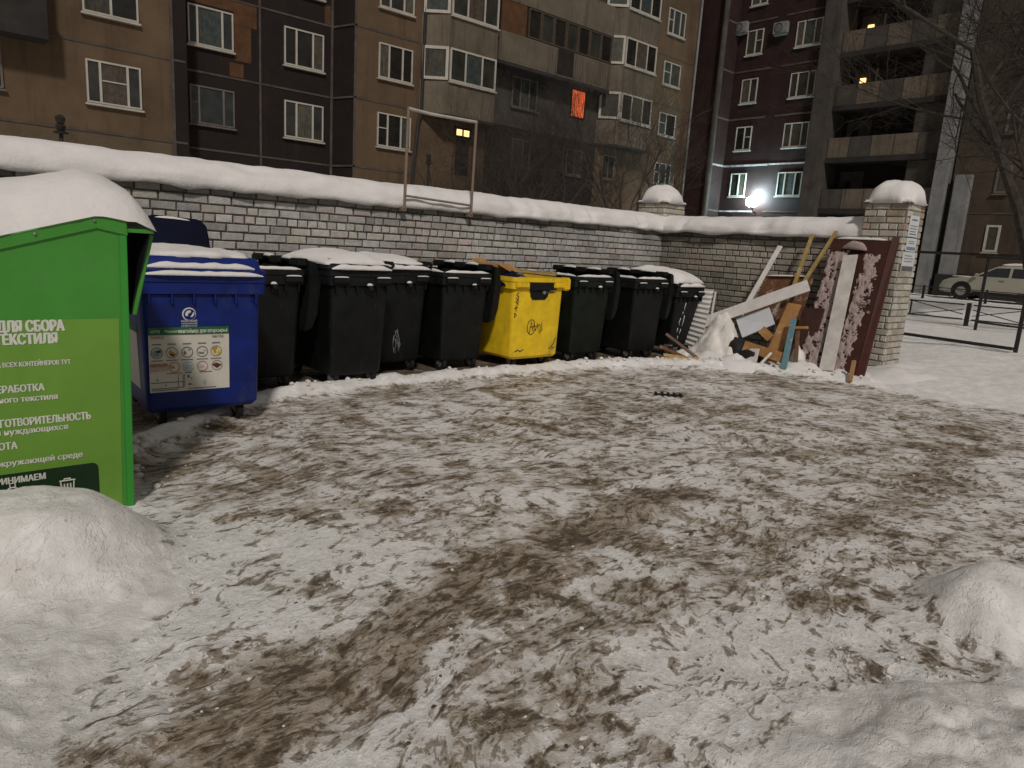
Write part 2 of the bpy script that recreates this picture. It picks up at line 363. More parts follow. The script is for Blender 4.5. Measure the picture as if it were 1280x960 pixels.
    dirt_shade = dirt_shade-.20*gauss([(.4, 2.5), (.9, 2.75), (1.1, 3.4), (1.1, 4.2)], .2)-.14*gauss([(1.3, 1.0), (2.2, 1.25), (3.2, 1.3)], .25)
    dirt_shade = dirt_shade+.05*np.exp(-(((x-2.6)/2.2)**2+((y-2.5)/1.2)**2))+.06*np.exp(-(((x-5.5)/3.5)**2+((y-4.4)/1.6)**2))
    dirt_shade = dirt_shade+.55*under  # dark mud and painted shade beneath the bins
    dirt_shade = dirt_shade+.20*(fbm(x*1.1, y*1.1, 4, 90)-.5)
    spot = ((fbm(x*2.3, y*2.3, 2, 95) > .78)*.18)*(1-snow)
    dirt_shade = dirt_shade+spot
    return h, snow, np.clip(dirt_shade, 0, 1), fs, ft
def make_ground():
    rs = [0.25]
    while rs[-1] < 16: rs.append(rs[-1]+max(.012, rs[-1]*.0098))
    while rs[-1] < 420: rs.append(rs[-1]*1.12)
    rs = np.array(rs)
    th = np.concatenate([np.radians(np.arange(-25, 115, .3)), np.radians(np.arange(115, 335, 4.))])
    T, RR = np.meshgrid(th, rs); x = RR*np.cos(T); y = RR*np.sin(T)
    h, sn, di, fs, ft = ground_fields(x.ravel(), y.ravel())
    nr, ntv = RR.shape; N = nr*ntv
    V = np.column_stack([x.ravel(), y.ravel(), h])
    V = np.vstack([V, [[0, 0, 0.0]]])
    i, j = np.meshgrid(np.arange(nr-1), np.arange(ntv), indexing='ij'); j2 = (j+1) % ntv
    Q = np.stack([i*ntv+j, (i+1)*ntv+j, (i+1)*ntv+j2, i*ntv+j2], -1).reshape(-1, 4)
    tri = np.stack([np.full(ntv, N), np.arange(ntv), (np.arange(ntv)+1) % ntv], -1)
    me = bpy.data.meshes.new('ground')
    nl = Q.size+tri.size
    me.vertices.add(N+1); me.vertices.foreach_set('co', V.ravel())
    me.loops.add(nl); me.loops.foreach_set('vertex_index', np.concatenate([Q.ravel(), tri.ravel()]).astype(np.int32))
    me.polygons.add(len(Q)+len(tri))
    me.polygons.foreach_set('loop_start', np.concatenate([np.arange(len(Q))*4, Q.size+np.arange(len(tri))*3]).astype(np.int32))
    me.polygons.foreach_set('use_smooth', [True]*(len(Q)+len(tri)))
    me.update(); me.validate()
    for nm, a in (('snowmask', sn), ('dirt_shade', di)):
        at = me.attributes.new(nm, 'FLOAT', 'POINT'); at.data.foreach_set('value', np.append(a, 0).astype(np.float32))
    at = me.attributes.new('flow', 'FLOAT_VECTOR', 'POINT')
    fl = np.column_stack([np.append(fs, 0), np.append(ft, 0), np.zeros(N+1)]); at.data.foreach_set('vector', fl.ravel().astype(np.float32))
    o = bpy.data.objects.new('ground', me); tag(o, kind='structure'); link(o)
    m = bpy.data.materials.new('icy_yard'); m.use_nodes = True; me.materials.append(m)
    t = m.node_tree; n = t.nodes; L = t.links; bs = n['Principled BSDF']
    def A(nm):
        a = n.new('ShaderNodeAttribute'); a.attribute_name = nm; return a
    def N_(vec, s, d=6, r=.6, dist=0.):
        q = n.new('ShaderNodeTexNoise'); q.inputs['Scale'].default_value = s; q.inputs['Detail'].default_value = d; q.inputs['Roughness'].default_value = r
        q.inputs['Distortion'].default_value = dist
        L.new(vec, q.inputs['Vector']); return q.outputs['Fac']
    def MA(op, a, b=None, c=None):
        q = n.new('ShaderNodeMath'); q.operation = op
        for k, v in enumerate((a, b, c)):
            if v is None: continue
            if isinstance(v, (int, float)): q.inputs[k].default_value = v
            else: L.new(v, q.inputs[k])
        return q.outputs[0]
    def MR(v, a, b, c=0., d=1.):
        q = n.new('ShaderNodeMapRange'); q.interpolation_type = 'SMOOTHSTEP'
        for k, x in zip(('From Min', 'From Max', 'To Min', 'To Max'), (a, b, c, d)): q.inputs[k].default_value = x
        L.new(v, q.inputs['Value']); return q.outputs['Result']
    def MX(f, a, b, bt='MIX'):
        q = n.new('ShaderNodeMix'); q.data_type = 'RGBA'; q.blend_type = bt
        for k, v in (('Factor', f), ('A', a), ('B', b)):
            if isinstance(v, tuple): q.inputs[k].default_value = (*v, 1)
            elif isinstance(v, float): q.inputs[k].default_value = v
            else: L.new(v, q.inputs[k])
        return q.outputs['Result']
    tc = n.new('ShaderNodeTexCoord'); ob = tc.outputs['Object']
    fl = A('flow').outputs['Vector']
    mp = n.new('ShaderNodeMapping'); mp.inputs['Scale'].default_value = (1.0, 1.9, 1); L.new(fl, mp.inputs['Vector'])
    streak = N_(mp.outputs['Vector'], 8.0, 5, .58, .9); streak2 = N_(mp.outputs['Vector'], 24., 4, .60, .5)
    clump = N_(ob, 8.5, 8, .70, .7); fine = N_(ob, 38, 7, .72); grit = N_(ob, 150, 3, .7); wide = N_(ob, 1.1, 5, .6)
    patch = N_(ob, 2.6, 8, .70, .8); pep = N_(ob, 80, 4, .75); spots = N_(mp.outputs['Vector'], 10., 8, .70, 1.1)
    dirt_shade = A('dirt_shade').outputs['Fac']; sn = A('snowmask').outputs['Fac']
    dz = MA('SUBTRACT', dirt_shade, .44)
    # soft tan staining soaked into the ice
    st = MA('MULTIPLY_ADD', patch, .55, MA('MULTIPLY', clump, .30)); st = MA('MULTIPLY_ADD', fine, .15, st); st = MA('MULTIPLY_ADD', dz, .52, st)
    stain = MR(st, .478, .63)
    # frozen mud between the ice plates
    a = MA('MULTIPLY_ADD', streak, .62, MA('MULTIPLY', streak2, .20)); a = MA('MULTIPLY_ADD', fine, .12, a)
    a = MA('MULTIPLY_ADD', dz, .16, a); a = MA('MULTIPLY_ADD', MA('SUBTRACT', patch, .5), .26, a)
    brown = MR(a, .484, .520)
    deep2 = MR(a, .540, .580)
    b = MA('MULTIPLY_ADD', spots, .44, MA('MULTIPLY', fine, .14)); b = MA('MULTIPLY_ADD', clump, .18, b); b = MA('MULTIPLY_ADD', patch, .24, b); b = MA('MULTIPLY_ADD', dz, .12, b)
    deep = MA('MAXIMUM', MR(b, .535, .580), deep2)
    ice = MX(MR(fine, .3, .7), (.66, .635, .60), (.90, .885, .865))
    ice = MX(MR(pep, .58, .72, 0., .5), ice, (.36, .31, .245))
    tan = MX(MR(clump, .35, .65), (.235, .172, .110), (.40, .325, .235))
    tan = MX(MR(pep, .55, .68, 0., .65), tan, (.66, .62, .57))
    slush = MX(MR(fine, .35, .65), (.145, .106, .066), (.31, .245, .17))
    dark = MX(MR(fine, .35, .65), (.028, .019, .011), (.085, .057, .034))
    c = MX(MA('MULTIPLY', stain, .85), ice, tan); c = MX(MA('MULTIPLY', brown, .78), c, slush); c = MX(MA('MULTIPLY', deep, .80), c, dark)
    c = MX(MR(grit, .64, .74), c, MX(.55, c, (.05, .036, .024)))
    snowc = MX(MR(N_(ob, 7, 7, .65), .35, .7), (.70, .67, .635), (.86, .84, .815))
    sm = MR(MA('ADD', sn, MA('MULTIPLY', MA('SUBTRACT', clump, .5), .9)), .35, .65)
    snowc = MX(MA('MULTIPLY', MR(MA('ADD', MA('MULTIPLY', fine, .5), spots), .90, 1.0), .75), snowc, (.22, .175, .12))
    c = MX(sm, c, snowc)
    L.new(c, bs.inputs['Base Color'])
    rg = MX(sm, MX(brown, (.42,)*3, (.55,)*3), (.8,)*3); L.new(rg, bs.inputs['Roughness'])
    bs.inputs['Specular IOR Level'].default_value = .32
    hgt = MA('ADD', MA('MULTIPLY', MA('MULTIPLY', streak, .5), MA('SUBTRACT', 1., sm)), MA('ADD', MA('MULTIPLY', fine, .30), MA('MULTIPLY', clump, .5)))
    hgt = MA('ADD', hgt, MA('MULTIPLY', grit, .10)); hgt = MA('ADD', hgt, MA('MULTIPLY', pep, .14)); hgt = MA('SUBTRACT', hgt, MA('MULTIPLY', brown, .12))
    bp = n.new('ShaderNodeBump'); bp.inputs['Strength'].default_value = .8; bp.inputs['Distance'].default_value = .03
    L.new(hgt, bp.inputs['Height']); L.new(bp.outputs['Normal'], bs.inputs['Normal'])
make_ground()
def gz(x, y): return float(ground_fields(np.array([float(x)]), np.array([float(y)]))[0][0])

# ------------------------------------------------------------ brick walls
def brick_face(name, parent, M, length, z0, z1, m, seed, bl=.25, bh=.088, g=.012, tone=None, dep=.014):
    rr = random.Random(seed); vs = []; fs = []; tn = []
    nrow = int(round((z1-z0)/(bh+g))); stp = (z1-z0)/nrow
    for r_ in range(nrow):
        za = z1-(r_+1)*stp+g/2; zb = z1-r_*stp-g/2
        hd = (r_ % 5 == 3)
        u = -rr.uniform(0, .25)
        while u < length:
            l = .12 if (hd or rr.random() < .10) else bl
            if rr.random() < .02: l = .19
            a = max(0, u); b = min(length, u+l)
            if b-a > .03:
                c = .010; j = lambda s=.004: rr.uniform(-s, s); d = dep+j(.004)
                q = [(a+j(), 0, za+j()), (b+j(), 0, za+j()), (b+j(), 0, zb+j()), (a+j(), 0, zb+j())]
                k = len(vs)
                vs += [M(p[0], -.004, p[2]) for p in q]+[M(p[0]+(c if i in (0, 3) else -c), d, p[2]+(c if i < 2 else -c)) for i, p in enumerate(q)]
                fs += [(k, k+1, k+5, k+4), (k+1, k+2, k+6, k+5), (k+2, k+3, k+7, k+6), (k+3, k, k+4, k+7), (k+4, k+5, k+6, k+7)]
                t = rr.uniform(.82, 1.10)
                if rr.random() < .07: t *= .72
                hue = rr.choice([(1, 1, 1)]*7+[(1.03, .94, .93), (1.0, .98, .90), (.95, .97, .95)])
                if tone: f_ = tone((a+b)/2, (za+zb)/2, rr); t *= f_[0]; hue = tuple(h*q_ for h, q_ in zip(hue, f_[1:]))
                tn += [tuple(t*h for h in hue)]*8
            u += l+g
    me = bpy.data.meshes.new(name); me.from_pydata(vs, [], fs); me.update()
    ca = me.color_attributes.new('tone', 'FLOAT_COLOR', 'POINT')
    ca.data.foreach_set('color', np.array([(*t, 1) for t in tn], np.float32).ravel())
    bm = bmesh.new(); bm.from_mesh(me); bmesh.ops.recalc_face_normals(bm, faces=bm.faces)
    # orient outward
    o0 = Vector(M(0, 0, 0)); on = Vector(M(0, 1, 0))-o0
    flip = [f for f in bm.faces if f.normal.dot(on) < -1e-4]
    if flip: bmesh.ops.reverse_faces(bm, faces=flip)
    bm.to_mesh(me); bm.free()
    o = bpy.data.objects.new(name, me); me.materials.append(m); return link(o, parent)
WT = 2.03
def wall_snow(name, parent, M, length, w0, w1, h, seed, ov=.09, z=WT):
    nu = int(length/.07); nv = 18; vs = []; fs = []
    for i in range(nu+1):
        u = length*i/nu
        hh = h*(1+.10*fb(u*.7, seed, 0, 3)); o_ = ov*(1+.5*fb(u*1.3, seed+5, 0, 3)); dr = .03+.035*fb(u*2.2, seed+9, 0, 4)
        PR = ((0, 0), (0, .10), (.012, .22), (.035, .36), (.08, .50), (.15, .62), (.25, .74), (.36, .84), (.48, .92), (.60, .975), (.70, 1.), (.80, .98), (.88, .90), (.94, .76), (.98, .55), (1, .3), (1, .12), (1, 0))
        for j in range(nv):
            py, pz = PR[j]; f_ = 1+.22*fb(u*1.9, j*.35, seed+2, 3)*(pz < .9)
            yy = (w0-o_)+py*(w1-w0+2*o_)+(.02*fb(u*4, j*.6, seed+7, 3) if 0 < j < 16 else 0)-(.03*fb(u*1.1, 3, seed, 3) if j < 5 else 0)
            zz = z+hh*pz*f_+.010*fb(u*5, j*.5, seed, 3)
            if 1 < j < 7 and fb(u*2.6, seed+3, 1, 3) > .38: zz -= .035; yy += .03
            if j == 0 or j == nv-1: zz = z-max(.0, dr)
            vs.append(M(u, yy, zz))
    for i in range(nu):
        for j in range(nv-1): fs.append((i*nv+j, (i+1)*nv+j, (i+1)*nv+j+1, i*nv+j+1))
        fs.append((i*nv+nv-1, (i+1)*nv+nv-1, (i+1)*nv, i*nv))
    fs += [tuple(range(nv)), tuple(nu*nv+j for j in range(nv-1, -1, -1))]
    return MB().add(vs, fs).build(name, SNOW, parent, smooth='all')
# long wall along X
LX0, LX1, WY = -3.2, 11.16, 8.5
lw = empty('brick_wall', (4, WY, 0), 0, 'long grey brick enclosure wall with snow along its top behind the row of bins', 'wall')
def ML(u, d, z): return (LX0+u-4, -d, z)
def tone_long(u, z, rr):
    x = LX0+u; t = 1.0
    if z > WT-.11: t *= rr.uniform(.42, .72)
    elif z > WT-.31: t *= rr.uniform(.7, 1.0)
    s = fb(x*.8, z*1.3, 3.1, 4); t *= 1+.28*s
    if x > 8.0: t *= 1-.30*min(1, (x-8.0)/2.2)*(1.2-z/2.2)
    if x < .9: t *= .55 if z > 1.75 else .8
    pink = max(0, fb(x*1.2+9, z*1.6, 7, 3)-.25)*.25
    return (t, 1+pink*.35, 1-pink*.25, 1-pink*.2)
MB().box(LX0-4, LX1-4, 0, .30, 0, WT).build('wall_core', MORTAR, lw)
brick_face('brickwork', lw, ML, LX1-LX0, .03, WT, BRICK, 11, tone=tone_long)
wall_snow('snow_cap', lw, lambda u, y, z: (LX0+u-4, y, z), LX1-LX0+.22, 0, .34, .305, 3.3)
# short wall along -Y
SX = 11.15
sw = empty('brick_wall', (SX, 6.5, 0), 0, 'short soot-darkened brick wall behind the pile of scrap boards, ending at the gate pillar', 'wall')
def MS(u, d, z): return (-d, WY-u-6.5, z)
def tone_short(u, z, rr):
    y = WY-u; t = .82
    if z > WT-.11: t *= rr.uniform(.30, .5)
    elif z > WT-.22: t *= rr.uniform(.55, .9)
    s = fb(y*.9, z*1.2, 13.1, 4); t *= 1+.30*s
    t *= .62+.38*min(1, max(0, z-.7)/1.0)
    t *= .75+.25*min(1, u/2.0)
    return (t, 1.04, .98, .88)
MB().box(0, .30, 4.68-6.5, WY-.004-6.5, 0, WT).build('wall_core', MORTAR, sw)
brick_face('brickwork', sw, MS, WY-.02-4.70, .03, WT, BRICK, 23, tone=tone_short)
wall_snow('snow_cap', sw, lambda u, y, z: (y, WY+.12-u-6.5, z), WY+.12-4.45, 0, .34, .30, 8.8, ov=.11)
# pillars
def pillar(cx, cy, sx, sy, zt, label, dome_h, seed, full=True):
    p = empty('brick_pillar', (cx, cy, 0), 0, label, 'pillar')
    MB().box(-sx/2, sx/2, -sy/2, sy/2, 0, zt).build('pillar_core', MORTAR if not full else mat('pale_mortar', (.20, .175, .14), .95, .4, 10), p)
    def tp(u, z, rr):
        t = 1.05*rr.uniform(.86, 1.1)
        rust = max(0, fb(u*3+seed, z*2.5, seed, 3)+.15) if z > zt-.42 else max(0, fb(u*3+seed, z*2, seed, 3)-.25)*.6
        return (t*(1-.35*rust), 1+.12*rust, 1-.12*rust, 1-.35*rust)
    brick_face('brickwork', p, lambda u, d, z: (-sx/2-d, sy/2-u, z), sy, .03, zt, CREAM, seed, tone=tp, bh=.084, g=.012)
    brick_face('brickwork', p, lambda u, d, z: (-sx/2+u, -sy/2-d, z), sx, .03, zt, CREAM, seed+1, tone=tp, bh=.084, g=.012)
    MB().box(-sx/2-.03, sx/2+.03, -sy/2-.03, sy/2+.03, zt-.002, zt+.05).build('snow_skirt', SNOW, p, bevel=.02)
    sn = snowblob(sx/2+.055, sy/2+.055, dome_h+.03, (0, 0, zt), p, p=2.9, seed=seed*.7, lump=.16, plump=.5, dome=True)
    return p
pillar(11.31, 4.41, .60, .60, 2.52, 'cream brick gate pillar with a thick round snow dome and paper notices', .34, 5)
pillar(11.52, 8.86, .64, .62, 2.55, 'brick corner pillar rising above the snow where the two walls meet', .30, 9)

# notices on the pillar (each a sheet)
def notice(x0, x1, z0, z1, label, m, bits):
    o = empty('paper_notice', ((x0+x1)/2, 4.105, z0), 0, label, 'notice')
    d = (x0+x1)/2; yy = -.012
    MB().box(x0-d, x1-d, yy-.003, yy, 0, z1-z0).build('sheet', m, o)
    for k, (a, b, c, e, mm) in enumerate(bits):
        MB().box(a, b, yy-.006, yy-.0035, c, e).build('print_block', mm, o)
notice(11.09, 11.44, 2.06, 2.36, 'long bluish paper notice, topmost of those on the gate pillar', PALEBL, [(-.13, .13, .03, .045, INK), (-.13, .1, .07, .08, INK), (-.13, .12, .11, .12, INK), (-.13, .13, .15, .16, INK), (-.1, .1, .23, .25, INK)])
notice(11.10, 11.46, 1.85, 2.04, 'paper notice with a dark blue picture strip along its bottom', PALEBL, [(-.16, .16, .02, .065, PAPERB), (-.12, .12, .11, .12, INK), (-.12, .10, .14, .15, INK)])
notice(11.04, 11.50, 1.55, 1.84, 'lowest and widest paper notice on the gate pillar, dark band at its foot', PAPER, [(-.21, .21, .01, .085, mat('grey_print', (.12, .115, .11), .7, .3)), (-.16, .14, .15, .16, INK), (-.16, .16, .19, .2, INK), (-.16, .1, .23, .24, INK)])

# goal-like pipe frame standing against the wall top
gf = empty('goal_frame', (5.85, 8.37, 1.98), 0, 'thin rusty pipe frame standing up from the top of the long wall', 'metal frame')
for xa in (-.57, .57):
    MB().tube([(xa, 0, 0), (xa+(.02), 0, 1.30)], .019, 8).build('post', RUSTY, gf, smooth=True)
MB().tube([(-.55, 0, 1.29), (-.2, 0, 1.275), (.59, 0, 1.29)], .021, 8).build('top_rail', mat('pale_pipe', (.42, .38, .34), .6, .2), gf, smooth=True)
MB().tube([(-.57, 0, .17), (.57, 0, .13)], .015, 8).build('lower_rail', STEEL, gf, smooth=True)
for xa in (-.57, .57): MB().box(xa-.035, xa+.035, -.005, .125, -.03, .02).build('bracket', RUSTY, gf)

# ------------------------------------------------------------ waste bins
def make_bin(name, x0, x1, y0, m, label, lid, group, L=1.28, rz=0., H=1.22, taper=.80, rim=None, snow_h=.0, cat='waste bin', seed=1, trunnion=True, dark_in=True):
    cx = (x0+x1)/2; W_ = x1-x0
    r = empty(name, (cx, y0, gz(cx, y0+.3)*.3), rz, label, cat, group)
    yc = L/2
    S = lambda k, z, rad=.05, ky=None: rrect(0, yc, W_*k, L*(ky or k), z, rad)
    body = MB()
    body.loft([S(taper-.06, .135, .04, taper+.02), S(taper, .17, .05, taper+.06), S(.915, H-.155, .06, .945), S(.925, H-.15, .06, .955)], (True, False))
    body.loft([S(.925, H-.15, .06, .955), S(.985, H-.145, .05), S(.985, H-.06, .05), S(1.0, H-.055, .05), S(1.0, H, .05), S(.93, H, .05, .955), S(.89, H-.25, .05, .92)], (False, True))
    if trunnion or name == 'blue_bin':      # moulded fins under the rim of the near short side
        for k in range(6):
            xx = -W_*.40+W_*.80*k/5; body.box(xx-.006, xx+.006, .004, .055, H-.22, H-.147)
    body.build('body', m, r, smooth=True)
    if trunnion:
        MB().cyl((.08, -.035, H-.165), (.08, .08, H-.165), .024, 12).build('trunnion', RUBBER, r, smooth=True)
        snowblob(.032, .016, .022, (.07, -.02, H-.143), r, n=8, seed=seed, lump=.5)
        for sx in (-1, 1):
            pk = MB(); pk.box(sx*W_*.33-.09, sx*W_*.33+.09, -.018, .02, H-.125, H-.065); pk.build('grip', m, r, bevel=.008)
            snowblob(.085, .014, .012, (sx*W_*.33, -.012, H-.066), r, n=8, seed=seed+sx, p=4)
    # wheels
    for sx in (-1, 1):
        for sy, yy in ((-1, .20), (1, L-.20)):
            wx = sx*W_*.30; a = R(20*((seed*7+sx*3+sy) % 7-3))
            wl = MB(); wl.cyl((wx-.024, yy, .095), (wx+.024, yy, .095), .092, 20); wo = wl.build('wheel', RUBBER, r, smooth=True)
            MB().cyl((wx-.027, yy, .095), (wx+.027, yy, .095), .045, 14).build('hub', STEEL, wo, smooth=True)
            fk = MB()
            for s2 in (-1, 1): fk.quadbox((wx+s2*.036, yy-.035, .19), (wx+s2*.036, yy+.045, .19), (wx+s2*.036, yy+.03, .08), (wx+s2*.036, yy-.015, .08), (s2, 0, 0), .006)
            fk.box(wx-.045, wx+.045, yy-.05, yy+.05, .175, .19); fk.build('fork', STEEL, r)
    hx = W_/2
    if lid in ('open', 'closed'):
        hb = MB(); hb.tube([(hx-.03, .06, H+.075), (hx-.03, L-.06, H+.075)], .017, 8); hb.build('hinge_bar', BLACKP, r, smooth=True)
        for yy in (.14, L*.5, L-.16):
            q = MB(); q.box(hx-.10, hx+.045, yy-.09, yy+.09, H+.03, H+.105); q.box(hx-.06, hx+.02, yy-.03, yy+.03, H-.04, H+.03)
            q.build('hinge_block', BLACKP, r, bevel=.015)
        strip_snow([(hx-.035, .24, H+.088), (hx-.035, L*.5-.1, H+.088)], .05, .03, 'snow_cap', r, seed)
        strip_snow([(hx-.035, L*.5+.1, H+.088), (hx-.035, L-.26, H+.088)], .05, .03, 'snow_cap', r, seed+2)
    if lid == 'open':
        # lid swung right over, hanging down the far long side
        sec = []
        for k, (zz, xx, t) in enumerate(((H+.09, hx+.0, .03), (H+.07, hx+.015, .10), (H-.15, hx+.025, .135), (H-.45, hx-.005, .13), (H-.58, hx-.03, .10), (H-.62, hx-.03, .05))):
            y_a, y_b = .0+.02*(k in (0, 5)), L-.03
            sec.append([(xx, y_a, zz), (xx+t, y_a+.02, zz), (xx+t, y_b-.02, zz), (xx, y_b, zz)])
        MB().loft(sec).build('lid', BLACKP, r, bevel=.012, smooth=True)
        # snow along the rim
        strip_snow([(-W_/2+.03, .022, H-.004), (W_/2-.06, .022, H-.004)], .06, .030, 'snow_cap', r, seed+4, lump=.35)
        strip_snow([(-W_/2+.025, .03, H-.004), (-W_/2+.025, L-.05, H-.004)], .05, .030, 'snow_cap', r, seed+5, lump=.4)
        fill = MB(); g_ = 8; vs = []; fs = []
        for i in range(g_+1):
            for j in range(g_+1): vs.append((-W_*.44+W_*.88*i/g_, L*.05+L*.9*j/g_, H-.2+.09*fb(i*.6+seed, j*.6, seed)))
        for i in range(g_):
            for j in range(g_): fs.append((i*(g_+1)+j, (i+1)*(g_+1)+j, (i+1)*(g_+1)+j+1, i*(g_+1)+j+1))
        fill.add(vs, fs).build('rubbish', DBAG, r, smooth=True)
    if lid == 'closed':
        dm = MB(); secs = []
        for k, (s_, zz) in enumerate(((.995, H+.004), (1.01, H+.02), (.97, H+.06), (.80, H+.11), (.45, H+.13))): secs.append(rrect(-.01, yc, W_*s_, L*s_, zz, .05))
        dm.loft(secs, (False, True)); dm.build('lid', m, r, smooth=True)
        strip_snow([(-W_/2+.02, .0, H+.012), (W_/2-.03, .0, H+.012)], .075, .05, 'snow_cap', r, seed+6, lump=.3)
        snowblob(W_*.53, L*.48, snow_h, (-.01, yc, H+.055), r, p=2.6, seed=seed*2.3, lump=.16, plump=.6)
    return r, W_, L, H
GB = 'black wheeled waste bins along the wall'
make_bin('waste_bin', 2.24, 3.08, 6.62, BLACKP, 'open black bin directly right of the blue bin, lid hanging on its far side', 'open', GB, seed=1)
make_bin('waste_bin', 3.22, 3.95, 6.42, BLACKP, 'closed black bin under the thickest bank of snow, larger-looking of the two closed ones', 'closed', GB, seed=2, snow_h=.135)
b3 = make_bin('waste_bin', 4.02, 4.82, 6.98, BLACKP, 'closed black bin with a whitish paint drip on its face', 'closed', GB, seed=3, snow_h=.115)
make_bin('waste_bin', 4.86, 5.62, 6.80, BLACKP, 'open black bin just left of the yellow bin, lid hanging against it', 'open', GB, seed=4)
yb = make_bin('yellow_bin', 5.80, 6.77, 6.62, YELLOW, 'bright yellow wheeled bin with scribbles and a dark U-shaped notch, heaped with rubbish', 'none', None, seed=5, H=1.19, taper=.86, trunnion=False)
make_bin('waste_bin', 6.92, 7.72, 6.62, GREENB, 'dark green-black open bin just right of the yellow bin', 'open', GB, seed=6)
make_bin('waste_bin', 8.06, 8.83, 6.50, BLACKP, 'open black bin standing second from the right end of the row', 'open', GB, seed=7)
b8 = make_bin('waste_bin', 8.98, 9.68, 6.42, BLACKP, 'small dark bin ending the row, under a high snow dome, white scratches on its face', 'closed', GB, seed=8, H=1.10, taper=.66, snow_h=.23)
# white drip graffiti on b3
def scrib(parent, pts_list, y, m, rad, name='scribble', flat=True):
    mb = MB()
    for pts in pts_list: mb.tube([(x, y, z) for x, z in pts], rad, 5)
    return mb.build(name, m, parent, smooth='all')
def facey(z, H, L, taper): # near short face of a body at height z
    t = (z-.20)/(H-.155-.20); k = (taper+.06)*(1-t)+.945*t
    return L/2-L*k/2
fy = lambda z: facey(z, 1.22, 1.28, .80)-.004
def scrib3(parent, pts_list, f, m, rad, name='scribble'):
    mb = MB()
    for pts in pts_list: mb.tube([(x, f(z), z) for x, z in pts], rad, 5)
    return mb.build(name, m, parent, smooth='all')
scrib3(b3[0], [[(-.03, .52), (-.045, .47), (-.02, .44), (-.015, .38), (.0, .33)], [(-.06, .46), (-.07, .38), (-.065, .30)], [(-.02, .50), (.01, .42), (.02, .36), (.015, .27)], [(-.045, .42), (-.03, .37), (-.035, .24)], [(.0, .38), (.01, .26)], [(-.05, .50), (-.02, .53), (-.01, .47)], [(-.055, .31), (-.05, .25)], [(.015, .33), (.03, .36), (.02, .3)]], fy, CHALK, .0062, 'paint_drips')
f8 = lambda z: facey(z, 1.10, 1.28, .66)-.004
scrib3(b8[0], [[(-.07, .86), (-.075, .78), (-.06, .74)], [(-.10, .62), (-.115, .55), (-.09, .5)], [(-.02, .66), (-.01, .56), (-.02, .48)], [(-.11, .46), (-.10, .38)], [(-.02, .44), (-.03, .36)], [(-.08, .72), (-.085, .68)], [(-.05, .33), (-.05, .27)]], f8, WHITE, .0062, 'paint_scratches')
# yellow details: recess, scribbles, corner
def onface(x0, x1, z0, z1, m, name, off=.0, parent=None, f=None):
    return MB().add([(x0, f(z0)-.004-off, z0), (x1, f(z0)-.004-off, z0), (x1, f(z1)-.004-off, z1), (x0, f(z1)-.004-off, z1)] + [(x0, f(z0)-.001-off, z0), (x1, f(z0)-.001-off, z0), (x1, f(z1)-.001-off, z1), (x0, f(z1)-.001-off, z1)],
        [(0, 1, 2, 3), (7, 6, 5, 4), (0, 4, 5, 1), (1, 5, 6, 2), (2, 6, 7, 3), (3, 7, 4, 0)]).build(name, m, parent)
Y0 = yb[0]; fyy = lambda z: facey(z, 1.19, 1.28, .86)-.003
U_ = [(-.23, 1.125), (-.20, 1.10), (-.17, 1.05), (-.155, .95), (-.12, .90), (.10, .90), (.15, .95), (.165, 1.04), (.20, 1.09), (.27, 1.12), (.28, 1.14), (-.23, 1.14)]
onface(-.205, .275, 1.032, 1.128, BLACKP, 'recess_shade', .0, Y0, lambda z: .003)  # near-black plates paint in the shade of the notch
Ul = [(-.185, 1.045), (-.165, 1.01), (-.155, .95), (-.12, .905), (.10, .905), (.15, .95), (.165, 1.01), (.19, 1.04)]
kq = len(Ul)
MB().add([(x, fyy(z)-.005, z) for x, z in Ul]+[(x, fyy(z)+.02, z) for x, z in Ul], [tuple(range(kq)), tuple(range(2*kq-1, kq-1, -1))]+[(i, (i+1) % kq, kq+(i+1) % kq, kq+i) for i in range(kq)]).build('recess_shade', BLACKP, Y0)
MB().cyl((.06, .0, 1.0), (.06, .05, 1.0), .024, 12).build('trunnion', STEEL, Y0, smooth=True)
for sx in (-1, 1):
    MB().box(sx*.33-.11, sx*.33+.11, -.02, .03, 1.06, 1.13).build('grip', YELLOW, Y0, bevel=.012)
MB().box(.40, .50, -.045, .10, 1.03, 1.20).build('corner_block', YELLOW, Y0, bevel=.02)
scrib3(Y0, [[(-.36, 1.0), (-.39, .97), (-.36, .94)], [(-.40, .93), (-.36, .91), (-.40, .88), (-.37, .86)], [(-.385, .84), (-.385, .76)], [(-.41, .80), (-.36, .81)], [(-.40, .74), (-.37, .71), (-.40, .68), (-.40, .74)], [(-.36, .96), (-.36, .84)]], fyy, MARK, .0055)
scrib3(Y0, [[(-.10+.07*math.cos(a), .55+.10*math.sin(a)) for a in [i*.6 for i in range(1, 11)]], [(-.13, .46), (-.10, .62), (-.07, .50), (-.05, .60)], [(-.05, .60), (-.02, .50), (.01, .60), (.03, .52)], [(.0, .55), (.05, .58), (.08, .52), (.04, .49)], [(.08, .60), (.10, .51), (.05, .46)], [(-.12, .55), (-.02, .56)]], fyy, MARK, .005)
scrib3(Y0, [[(-.36+.03*i, .235+.012*((i*7) % 3)) for i in range(6)], [(.25, .25), (.30, .28), (.34, .33), (.36, .40)], [(.30, .24), (.35, .27)]], fyy, MARK, .006, 'scuffs')
